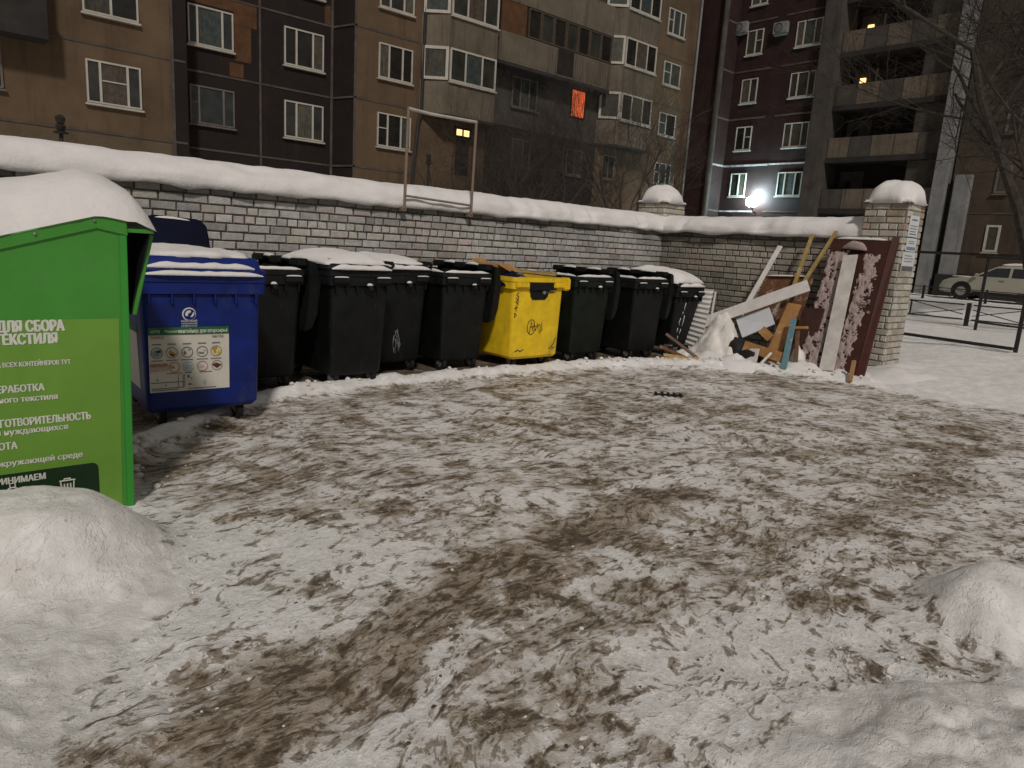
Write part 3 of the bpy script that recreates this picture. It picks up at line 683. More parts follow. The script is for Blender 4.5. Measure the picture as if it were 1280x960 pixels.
# rubbish heaped in the yellow bin
yx, yy_, yz = 6.22, 6.62, 0
def slab_thing(name, pts, n, t, m, label, cat, bevel=.0):
    c = sum((Vector(p) for p in pts), Vector())/4
    o = empty(name, c, 0, label, cat); MB().quadbox(*[Vector(p)-c for p in pts], n, t).build('board', m, o, bevel=bevel); return o
bx = empty('cardboard_box', (5.98, 7.25, 1.2), R(25), 'torn brown cardboard box sticking out of the yellow bin', 'box')
MB().box(-.20, .18, -.15, .15, -.35, .13).build('carton', PLY, bx, bevel=.006)
MB().quadbox((-.20, -.15, .132), (.18, -.15, .132), (.14, -.32, .06), (-.18, -.32, .05), (0, -.2, 1), .006).build('flap', PLY, bx)
MB().quadbox((-.20, .15, .132), (.18, .15, .132), (.16, .26, .19), (-.18, .26, .18), (0, 0, 1), .006).build('flap', PLY, bx)
bg = empty('rubbish_bag', (5.98, 6.93, 1.17), 0, 'dark blue rubbish bag slumped at the near left corner of the yellow bin', 'bag')
snowblob(.20, .16, .16, (0, 0, -.1), bg, 'bag_body', p=2, seed=3, lump=.5, m=NAVY, n=16)
pf = empty('rubbish_bag', (6.38, 7.1, 1.1), 0, 'pale purplish bags filling the middle of the yellow bin', 'bag')
snowblob(.32, .42, .20, (0, 0, -.1), pf, 'bag_body', p=2.2, seed=5, lump=.6, m=mat('mauve_bag', (.20, .16, .155), .6, .35, 6), n=20)
for j, (a, b, c_) in enumerate((((6.05, 7.0, 1.26), (6.62, 6.72, 1.23), 'longer pale yellow lath lying across the top of the yellow bin'), ((6.5, 7.5, 1.25), (6.66, 6.75, 1.25), 'shorter lath along the far rim of the yellow bin'))):
    o = empty('lath', a, 0, c_, 'lath'); MB().bar((0, 0, 0), Vector(b)-Vector(a), .045, .025).build('lath_bar', WOODY, o)

# blue bin
bl = make_bin('blue_bin', 1.29, 2.27, 5.62, BLUEP, 'tall royal blue wheeled bin with recycling poster and an emblem on its face', 'none', None, seed=9, H=1.20, taper=.86, trunnion=False, rz=R(-2))
B0 = bl[0]; fb_ = lambda z: facey(z, 1.20, 1.28, .86)
for sec_ in (0,):
    W_ = .98; L_ = 1.28
    lid = MB(); lid.loft([rrect(0, .64, W_*1.0, L_*1.0, 1.205, .05), rrect(0, .64, W_*1.01, L_*1.01, 1.235, .05), rrect(0, .66, W_*.95, L_*.93, 1.25, .05), rrect(0, .67, W_*.93, L_*.9, 1.315, .05), rrect(0, .67, W_*.90, L_*.87, 1.33, .05)])
    lid.build('lid', BLUEP, B0, smooth=True)
strip_snow([(-.44, .0, 1.195), (.45, .0, 1.195)], .07, .035, 'snow_cap', B0, 4, lump=.35)
strip_snow([(-.40, .055, 1.245), (.40, .055, 1.245)], .08, .045, 'snow_cap', B0, 6, lump=.5)
snowblob(.41, .54, .055, (0, .67, 1.325), B0, p=5, seed=2.2, lump=.5, plump=.4)
fl = empty('bin_flap', (0, 0, 0)); fl.parent = B0
n_ = 12; pol = []
for (a, z) in ((-.285, 0), (.285, 0), (.275, .12), (.26, .22), (.235, .262), (.18, .285), (-.16, .30), (-.225, .275), (-.255, .22), (-.275, .12)): pol.append((a, z))
kk = len(pol); c0 = Vector((.02, .86, 1.335))
mbf = MB(); tilt = .10
mbf.add([(c0.x+a, c0.y+z*tilt, c0.z+z) for a, z in pol]+[(c0.x+a*1.0, c0.y+.10+z*tilt, c0.z+z) for a, z in pol],
        [tuple(range(kk)), tuple(range(2*kk-1, kk-1, -1))]+[(i, (i+1) % kk, kk+(i+1) % kk, kk+i) for i in range(kk)])
bpy.data.objects.remove(fl)
fo = mbf.build('raised_flap', NAVY, B0, bevel=.02, smooth=True)
strip_snow([(-.20, .94, 1.605), (0, .94, 1.61), (.22, .94, 1.59)], .09, .022, 'snow_cap', B0, 12, lump=.3)
# poster
sy_ = lambda z: fb_(z)-.008
_of = onface
def onface(x0, x1, z0, z1, m, name, off=.0, parent=None): return _of(x0, x1, z0, z1, m, name, off, parent or B0, fb_)
PO = onface(-.40, .185, .30, .79, mat('poster_paper', (.60, .565, .49), .55, .05, 3), 'poster')
onface(-.40, .185, .742, .80, GREENI, 'poster_band', .004, PO)
def ttext(s, h, x, z, m, width, align='LEFT', off=.010, bold=.03, parent=None):
    o = text(s, h, x, z, fb_(z)-off, m, parent or PO, 'lettering', align, width, bold)
    return o
ttext('контейнер для вторсырья', .032, .172, .755, WHITEP, .36, 'RIGHT', .012)
ttext('НЭО', .022, -.385, .759, WHITEP, .06, 'LEFT', .012); ttext('Экология', .022, -.29, .759, WHITEP, .12, 'LEFT', .012)
ttext('МОЖНО', .020, -.385, .715, RED, .09); ttext('ЧИСТОЕ', .016, .05, .715, INK, .09)
def ring(cx, cz, r_, m, parent=PO, n=28, wd=.006, off=.008, name='ring', f=fb_):
    mb = MB(); vs = []; fs = []
    for i in range(n):
        a = 2*math.pi*i/n
        for q in (r_, r_-wd): z = cz+q*math.sin(a); vs.append((cx+q*math.cos(a), f(z)-off, z))
    for i in range(n): j = (i+1) % n; fs.append((2*i, 2*j, 2*j+1, 2*i+1))
    return mb.add(vs, fs).build(name, m, parent, recalc=False)
def blot(pts, m, off=.0075, parent=PO, name='picture', f=fb_):
    return MB().add([(x, f(z)-off, z) for x, z in pts], [tuple(range(len(pts)))]).build(name, m, parent, recalc=False)
def disc(cx, cz, rx, rz_, m, off=.007, n=18, parent=PO, name='picture', f=fb_): return blot([(cx+rx*math.cos(2*math.pi*i/n), cz+rz_*math.sin(2*math.pi*i/n)) for i in range(n)], m, off, parent, name, f)
GREYBL = mat('bottle_blue', (.20, .25, .29), .6, .3, 30); OCH = mat('ochre_print', (.40, .24, .07), .6, .4, 30); YEL = mat('yellow_print', (.60, .50, .12), .6, .3, 30)
LB = mat('light_blue_print', (.36, .41, .47), .6, .15, 30); BR = mat('brown_print', (.07, .035, .02), .6, .4, 30); PINKP = mat('pink_print', (.50, .36, .31), .6, .15)
cxs = [-.345, -.24, -.13, -.02, .085]
for i, cx in enumerate(cxs):
    ring(cx, .605, .043, (INK, OCH, INK, INK, OCH)[i])
    onface(cx-.03, cx+.03, .667, .675, INK, 'caption', .004, PO); onface(cx-.04, cx+.04, .543, .549, INK, 'caption', .004, PO)
disc(-.345, .603, .030, .026, GREYBL); blot([(-.35, .62), (-.32, .63), (-.315, .61), (-.345, .605)], BR)
blot([(-.265, .61), (-.25, .628), (-.225, .605), (-.21, .59), (-.23, .575), (-.255, .585)], OCH); blot([(-.255, .60), (-.225, .59), (-.225, .573), (-.25, .583)], BR, .0085)
blot([(-.16, .60), (-.15, .62), (-.135, .60), (-.15, .58)], INK); blot([(-.125, .628), (-.105, .632), (-.108, .618), (-.122, .616)], GREYBL)
blot([(-.05, .605), (-.005, .598), (-.01, .585), (-.048, .59)], INK); disc(.0, .612, .012, .008, LB)
disc(.095, .597, .025, .022, YEL); blot([(.055, .63), (.09, .637), (.095, .62), (.06, .615)], OCH); blot([(.065, .61), (.085, .612), (.08, .588), (.066, .59)], OCH, .0085)
blot([(-.40, .525), (-.27, .525), (-.27, .465), (-.40, .46)], PINKP, .0055)
ttext('НЕЛЬЗЯ', .022, -.39, .50, RED, .11)
for i, cx in enumerate((-.225, -.125, -.02, .09)): ring(cx, .49, .041, (RED, LB, RED, RED)[i])
blot([(-.26, .50), (-.24, .51), (-.22, .485), (-.25, .478)], OCH); disc(-.125, .487, .026, .024, LB); disc(-.03, .487, .024, .012, PINKP)
blot([(.048, .497), (.085, .512), (.125, .492), (.088, .466)], BR)
for x0, x1, z in ((-.28, -.17, .440), (-.045, .05, .440), (-.15, -.10, .441), (-.39, -.16, .372), (-.39, -.16, .326), (-.385, -.2, .313), (-.13, .08, .313)): onface(x0, x1, z, z+.005, INK, 'caption', .004, PO)
for x in (-.165, -.20, -.155): onface(x, x+.003, .33, .43, INK, 'rule', .004, PO)
blot([(-.135, .42), (-.12, .425), (-.115, .405), (-.13, .40)], INK); blot([(-.11, .395), (-.10, .405), (-.098, .385)], INK)
blot([(-.135, .345), (-.115, .358), (-.09, .345)], BR); blot([(-.02, .36), (-.01, .365), (.005, .39), (.0, .33)], LB)
blot([(-.355, .40), (-.345, .41), (-.34, .385)], INK); blot([(-.30, .355), (-.28, .36), (-.285, .345)], GREYBL)
# emblem and name on blue bin
EM = disc(-.11, .90, .05, .05, WHITEP, .004, 28, B0, 'emblem'); 
disc(-.107, .897, .043, .043, BLUEP, .0055, 28, EM, 'emblem_field')
blot([(-.14, .905), (-.125, .925), (-.10, .93), (-.095, .915), (-.115, .905), (-.12, .885), (-.135, .885)], WHITEP, .007, EM, 'emblem_leaf')
blot([(-.09, .875), (-.075, .89), (-.072, .91), (-.08, .915), (-.088, .895), (-.102, .88)], WHITEP, .007, EM, 'emblem_leaf')
for s, z in (('НЕВСКИЙ', .826), ('ЭКОЛОГИЧЕСКИЙ', .808), ('ОПЕРАТОР', .790)):
    h = .016 if z > .82 else .012
    text(s, h, -.11, z+.012, fb_(z)-.005, WHITEP, B0, 'lettering', 'CENTER', .115, .004)
# the second poster on its left long side
def fxl(z):
    t = (z-.20)/(1.20-.155-.20); kx = .86*(1-t)+.915*t; return -.98*kx/2
for (y0_, y1_, z0_, z1_, m_, nm_) in ((.22, .85, .30, .74, bpy.data.materials['poster_paper'], 'side_poster'), (.22, .85, .742, .80, GREENI, 'side_poster_band')):
    MB().add([(fxl(z0_)-.003, y0_, z0_), (fxl(z0_)-.003, y1_, z0_), (fxl(z1_)-.003, y1_, z1_), (fxl(z1_)-.003, y0_, z1_)], [(0, 1, 2, 3)]).build(nm_, m_, B0)

# ------------------------------------------------------------ green textile container
tc_ = empty('textile_container', (.30, 4.15, 0), 0, 'green steel textile collection container with white lettering and snow on its sloping roof', 'textile container')
GX = .30
RP = [(-.75, 1.15), (.79, 1.61), (.928, 1.60)]      # roof profile in world x
def gp(x): return x-GX
D_ = 1.25
MB().prism([(gp(-.75), .02), (gp(.90), .02), (gp(.925), 1.545), (gp(.79), 1.545), (gp(-.75), 1.085)], 0, D_).build('body', GREEN, tc_)
roof = MB(); top = [(gp(x), z) for x, z in RP]; bot = [(gp(.932), 1.515), (gp(.79), 1.545), (gp(-.75), 1.08)]
roof.prism(top+bot, -.012, D_+.012); roof.build('roof', GREEN, tc_, bevel=.004)
# lip of the roof edge seen along the top (lighter flange)
MB().add([(gp(-.75), -.0155, 1.15), (gp(.79), -.0155, 1.61), (gp(.79), -.0155, 1.603), (gp(-.75), -.0155, 1.143)], [(0, 1, 2, 3)]).build('roof_flange', mat('worn_green_edge', (.16, .36, .12), .4, .4, 20), tc_)
for x, z in ((.524, 1.505), (.78, 1.585), (.2, 1.41), (-.15, 1.30)):
    MB().tube([(gp(x), -.013, z), (gp(x), -.02, z), (gp(x), -.024, z)], [.008, .007, .003], 8).build('rivet', STEEL, tc_, smooth=True)
MB().box(gp(.868), gp(.905), -.008, 0, .02, 1.52, lambda x, y, z: (x+.022*(z/1.5), y, z)).build('corner_fold', GREEN2, tc_, bevel=.003)
MB().box(gp(-.74), gp(.845), -.003, 0, .03, 1.085, lambda x, y, z: (x+.028*(z/1.1), y, z)).build('sticker', STICK, tc_)
def rr_plate(x0, x1, z0, z1, r_, y, m, name):
    p = []
    for sx, sz, a0 in ((1, 1, 0), (-1, 1, 90), (-1, -1, 180), (1, -1, 270)):
        cx = x1-r_ if sx > 0 else x0+r_; cz = z1-r_ if sz > 0 else z0+r_
        for i in range(6): a = R(a0+18*i); p.append((cx+r_*math.cos(a), cz+r_*math.sin(a)))
    return MB().prism([(gp(a), b) for a, b in p], y-.002, y).build(name, m, tc_)
BP = rr_plate(-.6, .738, .045, .312, .03, -.0035, DGREEN, 'dark_panel')
def tl(s, xr, zb, h, wd, bold=.055): return text(s, h, gp(xr), zb, -.005, WHITEP, tc_, 'lettering', 'RIGHT', wd, bold)
tl('ДЛЯ СБОРА', .622, 1.029, .056, .275, .075); tl('ТЕКСТИЛЯ', .592, .967, .053, .255, .075)
tl('КАРТА ВСЕХ КОНТЕЙНЕРОВ ТУТ', .641, .856, .024, .365)
tl('ПЕРЕРАБОТКА', .520, .728, .037, .268); tl('непригодного текстиля', .576, .678, .030, .41)
tl('БЛАГОТВОРИТЕЛЬНОСТЬ', .717, .555, .040, .462); tl('для нуждающихся', .613, .514, .030, .35)
tl('ЗАБОТА', .389, .440, .037, .146); tl('об окружающей среде', .670, .354, .030, .43)
text('НЕ ПРИНИМАЕМ', .033, gp(.500), .262, -.0075, WHITEP, tc_, 'lettering', 'RIGHT', .29, .06)
ic = MB()
def line(p, rad=.0035):
    ic.tube([(gp(a), -.006, b) for a, b in p], rad, 5)
line([(.556, .235), (.628, .235)]); line([(.575, .235), (.578, .245), (.606, .245), (.609, .235)]); line([(.562, .230), (.568, .150), (.616, .150), (.622, .230)])
for x in (.578, .592, .606): line([(x, .218), (x, .168)])
ic.build('litter_bin_icon', WHITEP, tc_)
ic = MB()
line([(.355+.030*math.cos(a), .205+.035*math.sin(a)) for a in [i*.45 for i in range(15)]]); line([(.345, .24), (.345, .262), (.367, .262), (.367, .24)])
line([(.40, .19), (.40, .215), (.43, .215), (.43, .19)]); line([(.405, .215), (.405, .228), (.425, .228)]); line([(.325, .21), (.385, .21)])
ic.build('bottle_icon', WHITEP, tc_)
# hopper flap on the far (+X) side: side cheeks and slanted door, dark mouth
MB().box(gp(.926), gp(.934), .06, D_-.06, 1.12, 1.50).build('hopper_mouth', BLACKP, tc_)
MB().quadbox((gp(1.045), .03, 1.53), (gp(1.045), D_-.03, 1.53), (gp(.945), D_-.03, 1.10), (gp(.945), .03, 1.10), (1, 0, -.2), .022).build('hopper_door', GREEN, tc_, bevel=.004)
MB().quadbox((gp(1.043), .0, 1.53), (gp(1.043), D_-.06, 1.53), (gp(.943), D_-.06, 1.10), (gp(.943), .05, 1.10), (-1, 0, .2), .006).build('mouth_shade', BLACKP, tc_)  # black sheet painting the shade inside the hopper mouth
MB().box(gp(.925), gp(1.06), .0, D_, 1.535, 1.555).build('canopy', GREEN, tc_)
# snow load on the roof
def roof_snow():
    nu, nv = 48, 22; vs = []; fs = []
    for i in range(nu+1):
        x = -.75+(1.085+.75)*i/nu
        zb = 1.15+(x+.75)*(1.61-1.15)/1.54 if x < .79 else 1.61-.06*max(0, (x-.79)/.3)**1.5
        if x > .95: zb = 1.60-.06*((x-.95)/.135)
        e = max(0, (1.085-x)/.30); e = min(1, e)
        th = .245*(1-(1-e)**2.2)**.6*(1+.08*fb(x*2, 1, 0)) + .01
        for j in range(nv+1):
            v = -1+2*j/nv; y = D_/2+v*(D_/2+.02)
            pr = max(0, 1-abs(v)**3.2)**.5
            vs.append((gp(x), y+.02*fb(x*3, v*2, 4), zb+th*pr*(1+.05*fb(x*4, v*3, 2))))
    for i in range(nu):
        for j in range(nv): fs.append((i*(nv+1)+j, (i+1)*(nv+1)+j, (i+1)*(nv+1)+j+1, i*(nv+1)+j+1))
    MB().add(vs, fs).build('snow_cap', SNOW, tc_, smooth='all', recalc=True)
roof_snow()

# ------------------------------------------------------------ scrap heap by the pillar
def board(name, a, b, wd, t, m, label, cat='board', side=None, bevel=.003, part='board_body', snow=False):
    """flat board from a to b (centre line), width wd, thickness t, broad face towards the yard"""
    a = Vector(a); b = Vector(b); o = empty(name, a, 0, label, cat); d = (b-a); n = Vector(side or (-1, 0, .45))
    dn = d.normalized(); s_ = dn.cross(n).normalized()*wd/2; n = s_.cross(dn).normalized()
    if n.x > 0: n = -n
    z = Vector()
    MB().quadbox(z-s_, z+s_, d+s_, d-s_, n, t).build(part, m, o, bevel=bevel)
    return o
# door
dr = empty('old_door', (10.0, 4.47, .06), 0, 'dark red door leaning on the gate pillar, plastered with clinging snow', 'door')
T = Vector((.93, 0, 1.93)); TL = T+Vector((0, .66, 0)); TR = T+Vector((0, -.24, 0)); BL = Vector((0, .46, 0)); BRt = Vector((.0, -.40, 0)); nD = Vector((1, 0, -.48)).normalized()
TL = Vector((.94, .62, 1.93)); TR = Vector((.95, -.22, 1.93))
MB().quadbox(BL, BRt, TR, TL, nD, .05).build('leaf', DOORM, dr, bevel=.004)
fr = MB(); ex = Vector((0, -1, 0))
MB().quadbox(BRt+Vector((.02, -.005, .02)), BRt+Vector((.05, -.10, .06)), TR+Vector((.05, -.09, .07)), TR+Vector((.0, -.005, .03)), nD, .05).build('door_edge', DOORW, dr)
def dpt(s, t, off=.0):      # s 0..1 from far side to near side, t 0..1 up
    p = (BL*(1-s)+BRt*s)*(1-t)+(TL*(1-s)+TR*s)*t; return p-nD*off
# clinging snow lumps on the door leaf
rs_ = random.Random(5); lump = MB()
for k in range(700):
    s = rs_.uniform(.02, .93); t = rs_.uniform(.02, .88)
    if .34 < s < .66 and t > .1: continue
    if s > .86 and rs_.random() < .75: continue
    if s > .66 and t < .45 and s > .74+.25*t and rs_.random() < .8: continue
    if fb(s*4, t*8, 2.7, 3) < -.22 and rs_.random() < .85: continue
    r_ = rs_.uniform(.008, .026); c = dpt(s, t, .004)
    vs = []; fs = []; n2 = 7
    up_ = (TL-BL).normalized(); sd_ = Vector((0, -1, 0))
    for ring_ in range(3):
        q = (1., .72, .0)[ring_]; hh = (0, .6, .9)[ring_]
        for i in range(n2):
            a = 2*math.pi*i/n2; rr2 = r_*q*(1+.25*rs_.uniform(-1, 1))
            vs.append(c+sd_*math.cos(a)*rr2*1.25+up_*math.sin(a)*rr2*.85-nD*hh*r_*.55)
    for q in range(2):
        for i in range(n2): fs.append((q*n2+i, q*n2+(i+1) % n2, (q+1)*n2+(i+1) % n2, (q+1)*n2+i))
    lump.add(vs, fs)
for (sa, sb, ta, tb) in ((.01, .37, .01, .91), (.61, .90, .02, .89)):
    nu, nv = 34, 130; vs = []; fs = []; hs = []
    for i in range(nu+1):
        for j in range(nv+1):
            q = sa+(sb-sa)*i/nu; t = ta+(tb-ta)*j/nv
            e = min(1, min(i, nu-i)/3)*min(1, min(j, nv-j)/3)
            hgt = fb(q*13, t*24, 1.7, 4)+.36-.5*(1-e)-(.9*max(0, q-.70-.25*t)*4 if q > .6 and t < .5 else 0)-(.4*max(0, q-.80)*5 if q > .8 else 0)
            hs.append(hgt); vs.append(dpt(q, t, .003+.026*max(0, min(.8, hgt))**.6))
    for i in range(nu):
        for j in range(nv):
            c4 = (i*(nv+1)+j, (i+1)*(nv+1)+j, (i+1)*(nv+1)+j+1, i*(nv+1)+j+1)
            if sum(hs[c] > 0 for c in c4) >= 3: fs.append(c4)
    lump.add(vs, fs)
lump.build('clinging_snow', mat('rosy_snow', (.34, .262, .245), .8, .2, 20, .3), dr, smooth='all')
hd = MB(); hp = dpt(.93, .52, .01); hd.cyl(hp, hp-nD*.05, .014, 8); hd.cyl(hp-nD*.045, hp-nD*.045+Vector((0, .10, .0)), .010, 8)
hd.build('handle', STEEL, dr, smooth=True); hd = MB(); hp = dpt(.95, .46, .005); hd.cyl(hp, hp-nD*.02, .022, 10); hd.build('lock', STEEL, dr, smooth=True)
sl = dpt(.40, .945, .0); strip_snow([dpt(.24, .915, .03), dpt(.66, .905, .03)], .10, .13, 'snow_ledge', dr, 2, m=bpy.data.materials['rosy_snow'])
strip_snow([dpt(.05, 1.0, -.02)+Vector((0, 0, .0)), dpt(.95, 1.0, -.02)], .07, .035, 'snow_cap', dr, 4)
board('white_plank', (9.93, 4.44, .10), (10.72, 4.69, 1.74), .205, .022, mat('frosty_plank', (.55, .52, .475), .7, .2, 5), 'wide frosted white plank propped upright against the red door', 'plank')
board('long_board', (9.70, 6.62, .46), (10.14, 4.98, 1.27), .17, .03, WHITE, 'long white board slanting across the front of the scrap heap', 'board', side=(-1, -.2, .1))
board('scrap_plank', (10.28, 6.10, .70), (10.92, 5.93, 1.83), .085, .02, WHITE, 'narrow white slat leaning on the short wall behind the long board', 'slat')
board('timber_lath', (10.45, 5.40, 1.05), (10.99, 5.45, 2.03), .055, .035, WOODY, 'straight yellow timber lath leaning on the short wall', 'lath')
board('timber_lath', (10.48, 5.32, 1.1), (11.02, 5.09, 2.09), .055, .035, WOODY, 'yellow timber lath tilted against the top corner of the red door', 'lath')
slab_thing('brown_board', [(10.44, 6.10, .6), (10.44, 5.20, .6), (10.74, 5.22, 1.38), (10.68, 5.98, 1.34)], (1, 0, -.45), .012, CARD, 'rust-brown hardboard sheet behind the long white board', 'board')
strip_snow([(10.66, 5.96, 1.345), (10.72, 5.3, 1.385)], .06, .02, 'loose_snow', bpy.data.objects['brown_board'], 3); bpy.data.objects['loose_snow'].location -= bpy.data.objects['brown_board'].location
slab_thing('scrap_board', [(9.92, 5.97, .66), (9.80, 5.75, .40), (9.95, 5.33, .66), (10.02, 5.50, .90)], (1, 0, -.4), .02, PALEBL, 'square bluish-white panel under the long board', 'panel')
board('plywood_board', (9.72, 5.20, .12), (10.12, 5.14, .98), .22, .016, PLY, 'upright orange plywood board in the middle of the scrap heap', 'board')
board('plywood_board', (9.66, 5.62, .30), (9.62, 4.96, .22), .15, .018, PLY, 'short orange plywood board lying across the front of the heap', 'board', side=(-1, 0, .25))
board('plywood_offcut', (9.84, 5.47, .56), (9.76, 5.26, .46), .13, .016, PLY, 'small orange plywood offcut beside the bluish panel', 'board')
board('teal_stick', (9.50, 4.86, .06), (9.88, 5.0, .77), .085, .03, TEAL, 'teal painted slat standing at the right of the plywood', 'slat')
board('scrap_stick', (9.70, 4.78, .08), (9.95, 4.95, .60), .055, .03, mat('raw_slat', (.17, .095, .05), .8, .3, 8), 'short brown slat next to the teal one', 'slat')
board('grey_batten', (9.35, 5.20, .03), (9.62, 5.14, .26), .035, .02, WHITE, 'thin grey batten poking from the foot of the heap', 'slat')
board('timber_stake', (9.72, 4.00, .03), (9.90, 4.06, .30), .05, .04, mat('orange_stake', (.34, .19, .09), .7, .2), 'short pointed orange stake at the near foot of the red door', 'stake')
o = empty('white_offcut', (9.55, 5.52, .05), 0, 'whitish offcut lying among dark scraps at the heap foot', 'offcut')
MB().quadbox((0, .06, .02), (-.05, -.22, .05), (.06, -.18, .25), (.1, .12, .2), (1, 0, -.5), .02).build('board_body', WHITE, o)
o = empty('dark_bag', (9.72, 5.68, .05), 0, 'torn black bag between the white sack and the plywood', 'bag')
snowblob(.16, .34, .32, (0, 0, 0), o, 'bag_body', p=2, seed=9, lump=.7, m=DBAG, n=18)
o = empty('dark_crate', (10.1, 5.0, .2), 0, 'dark brown board wedged behind the plywood beside the red door', 'board')
MB().quadbox((0, .12, 0), (0, -.22, 0), (.25, -.2, .75), (.25, .12, .72), (1, 0, -.4), .03).build('board_body', mat('maroon_scrap', (.055, .022, .017), .7, .4, 6), o)
board('scrap_stick', (10.0, 5.16, .62), (10.05, 4.85, .66), .04, .03, PLY, 'stubby tan stick crossing beside the red door', 'slat', side=(-1, 0, .2))
# white sack (bulky)
o = empty('white_sack', (9.72, 6.08, .02), 0, 'bulky snow-dusted white sack under the long board', 'sack')
snowblob(.30, .46, .52, (0, 0, 0), o, 'sack_body', p=1.9, seed=4.2, lump=.60, m=SNOWD, n=26, plump=.65)
# corrugated white sheet standing by the last bin
cs = empty('corrugated_sheet', (9.62, 6.52, 0), 0, 'white corrugated sheet standing on edge beside the last bin', 'sheet')
vs = []; fs = []; nu, nv = 60, 3
top0, top1 = Vector((.02, .05, 1.10)), Vector((.10, -.02, 1.02)); 
for i in range(nu+1):
    t = i/nu; z = -.02+1.10*t; a = -.42*(1-t)-.06*t; off = .012*math.sin(i*math.pi/2.0)
    p0 = Vector((.05*t+.03, .30*(1-t)+.02, z)); p1 = Vector((.16*t-.12*(1-t), -.18-.02*(1-t), z-.06*(1-t)))
    for j in range(nv+1):
        q = p0.lerp(p1, j/nv); q.x -= off; vs.append(q)
for i in range(nu):
    for j in range(nv): fs.append((i*(nv+1)+j, i*(nv+1)+j+1, (i+1)*(nv+1)+j+1, (i+1)*(nv+1)+j))
me = MB().add(vs, fs).build('sheet_body', WHITE, cs, recalc=False)
sm = me.modifiers.new('thick', 'SOLIDIFY'); sm.thickness = .008
MB().bar((.10, -.19, -.06), (.17, -.21, 1.06), .02, .03).build('edge_strip', WHITE, cs)
# planks under the last bins
for k, (a, b, wd, m_, lb) in enumerate((((8.52, 6.28, .04), (9.12, 5.98, .05), .09, PLY, 'flat tan plank on the snow before the last bins'),
        ((8.62, 6.33, .10), (9.02, 6.12, .05), .05, WOODY, 'small yellowish stick beneath the second last bin'),
        ((8.75, 6.42, .40), (9.12, 6.05, .06), .05, mat('brown_lath', (.14, .085, .06), .8, .3), 'thin brown lath sloping down from between the last two bins'),
        ((8.6, 6.40, .22), (9.0, 6.18, .05), .06, CARD, 'dark red-brown lath lying beside the thin sloping one'))):
    board('scrap_lath', a, b, wd, .02, m_, lb, 'lath', side=(-.5, -1, .8))
# snow drifts banked on the heap foot (loose, uncountable)
def drift(name, spots, label):
    mb = MB()
    for (x, y, rx, ry, h, sd_) in spots:
        n = 14; vs = []; fs = []; z0 = gz(x, y)-.12
        for i in range(n+1):
            for j in range(n+1):
                u = -1+2*i/n; v = -1+2*j/n; rr2 = min(1, math.hypot(u, v)); e = (1-rr2**2)**.8 if rr2 < 1 else 0
                vs.append((x+u*rx, y+v*ry, z0+(h+.10)*e*(1+.30*fb(u*2+sd_, v*2, sd_))))
        for i in range(n):
            for j in range(n): fs.append((i*(n+1)+j, (i+1)*(n+1)+j, (i+1)*(n+1)+j+1, i*(n+1)+j+1))
        mb.add(vs, fs)
    o = mb.build(name, SNOW, None, smooth='all'); return tag(o, label, 'snow', None, 'stuff')
drift('snow_drift', [(9.35, 6.0, .42, .5, .17, 1), (9.75, 5.5, .35, .45, .12, 2), (9.8, 4.75, .35, .42, .16, 3), (10.2, 4.25, .55, .5, .12, 4), (10.9, 3.8, .9, .6, .06, 5), (9.25, 5.5, .3, .4, .10, 6),
                     (9.95, 4.9, .2, .14, .36, 8), (9.3, 6.45, .2, .22, .14, 9), (11.5, 3.95, .8, .5, .05, 7)], 'loose white snow banked against the foot of the scrap heap')
rsn = random.Random(3)
lm = MB()
for k in range(120):
    i = rsn.randrange(len(BERM)-1); t = rsn.random(); x = BERM[i][0]*(1-t)+BERM[i+1][0]*t+rsn.gauss(0, .09); y = BERM[i][1]*(1-t)+BERM[i+1][1]*t+rsn.gauss(0, .07)
    r_ = rsn.uniform(.010, .032); z = gz(x, y)+r_*.25; vs = []
    bmx = bmesh.new(); bmesh.ops.create_icosphere(bmx, subdivisions=1, radius=r_)
    bmx.verts.index_update(); vs = [(x+v.co.x*rsn.uniform(.8, 1.4), y+v.co.y*rsn.uniform(.8, 1.3), z+v.co.z*.7*rsn.uniform(.8, 1.2)) for v in bmx.verts]
    lm.add(vs, [[v.index for v in f.verts] for f in bmx.faces]); bmx.free()
tag(lm.build('snow_crumbs', SNOWD, None, smooth='all'), 'small lumps of ploughed snow along the ridge before the bins', 'snow', None, 'stuff')

o = empty('plastic_scrap', (6.54, 4.67, gz(6.54, 4.67)+.008), R(-45), 'small black toothed plastic scrap lying alone on the ice', 'scrap')
mb = MB(); mb.box(-.16, .16, -.012, .012, 0, .015)
for i in range(5): mb.box(-.15+i*.07, -.125+i*.07, -.07 if i % 2 else -.05, .08, .001, .02)
mb.build('toothed_strip', RUBBER, o)

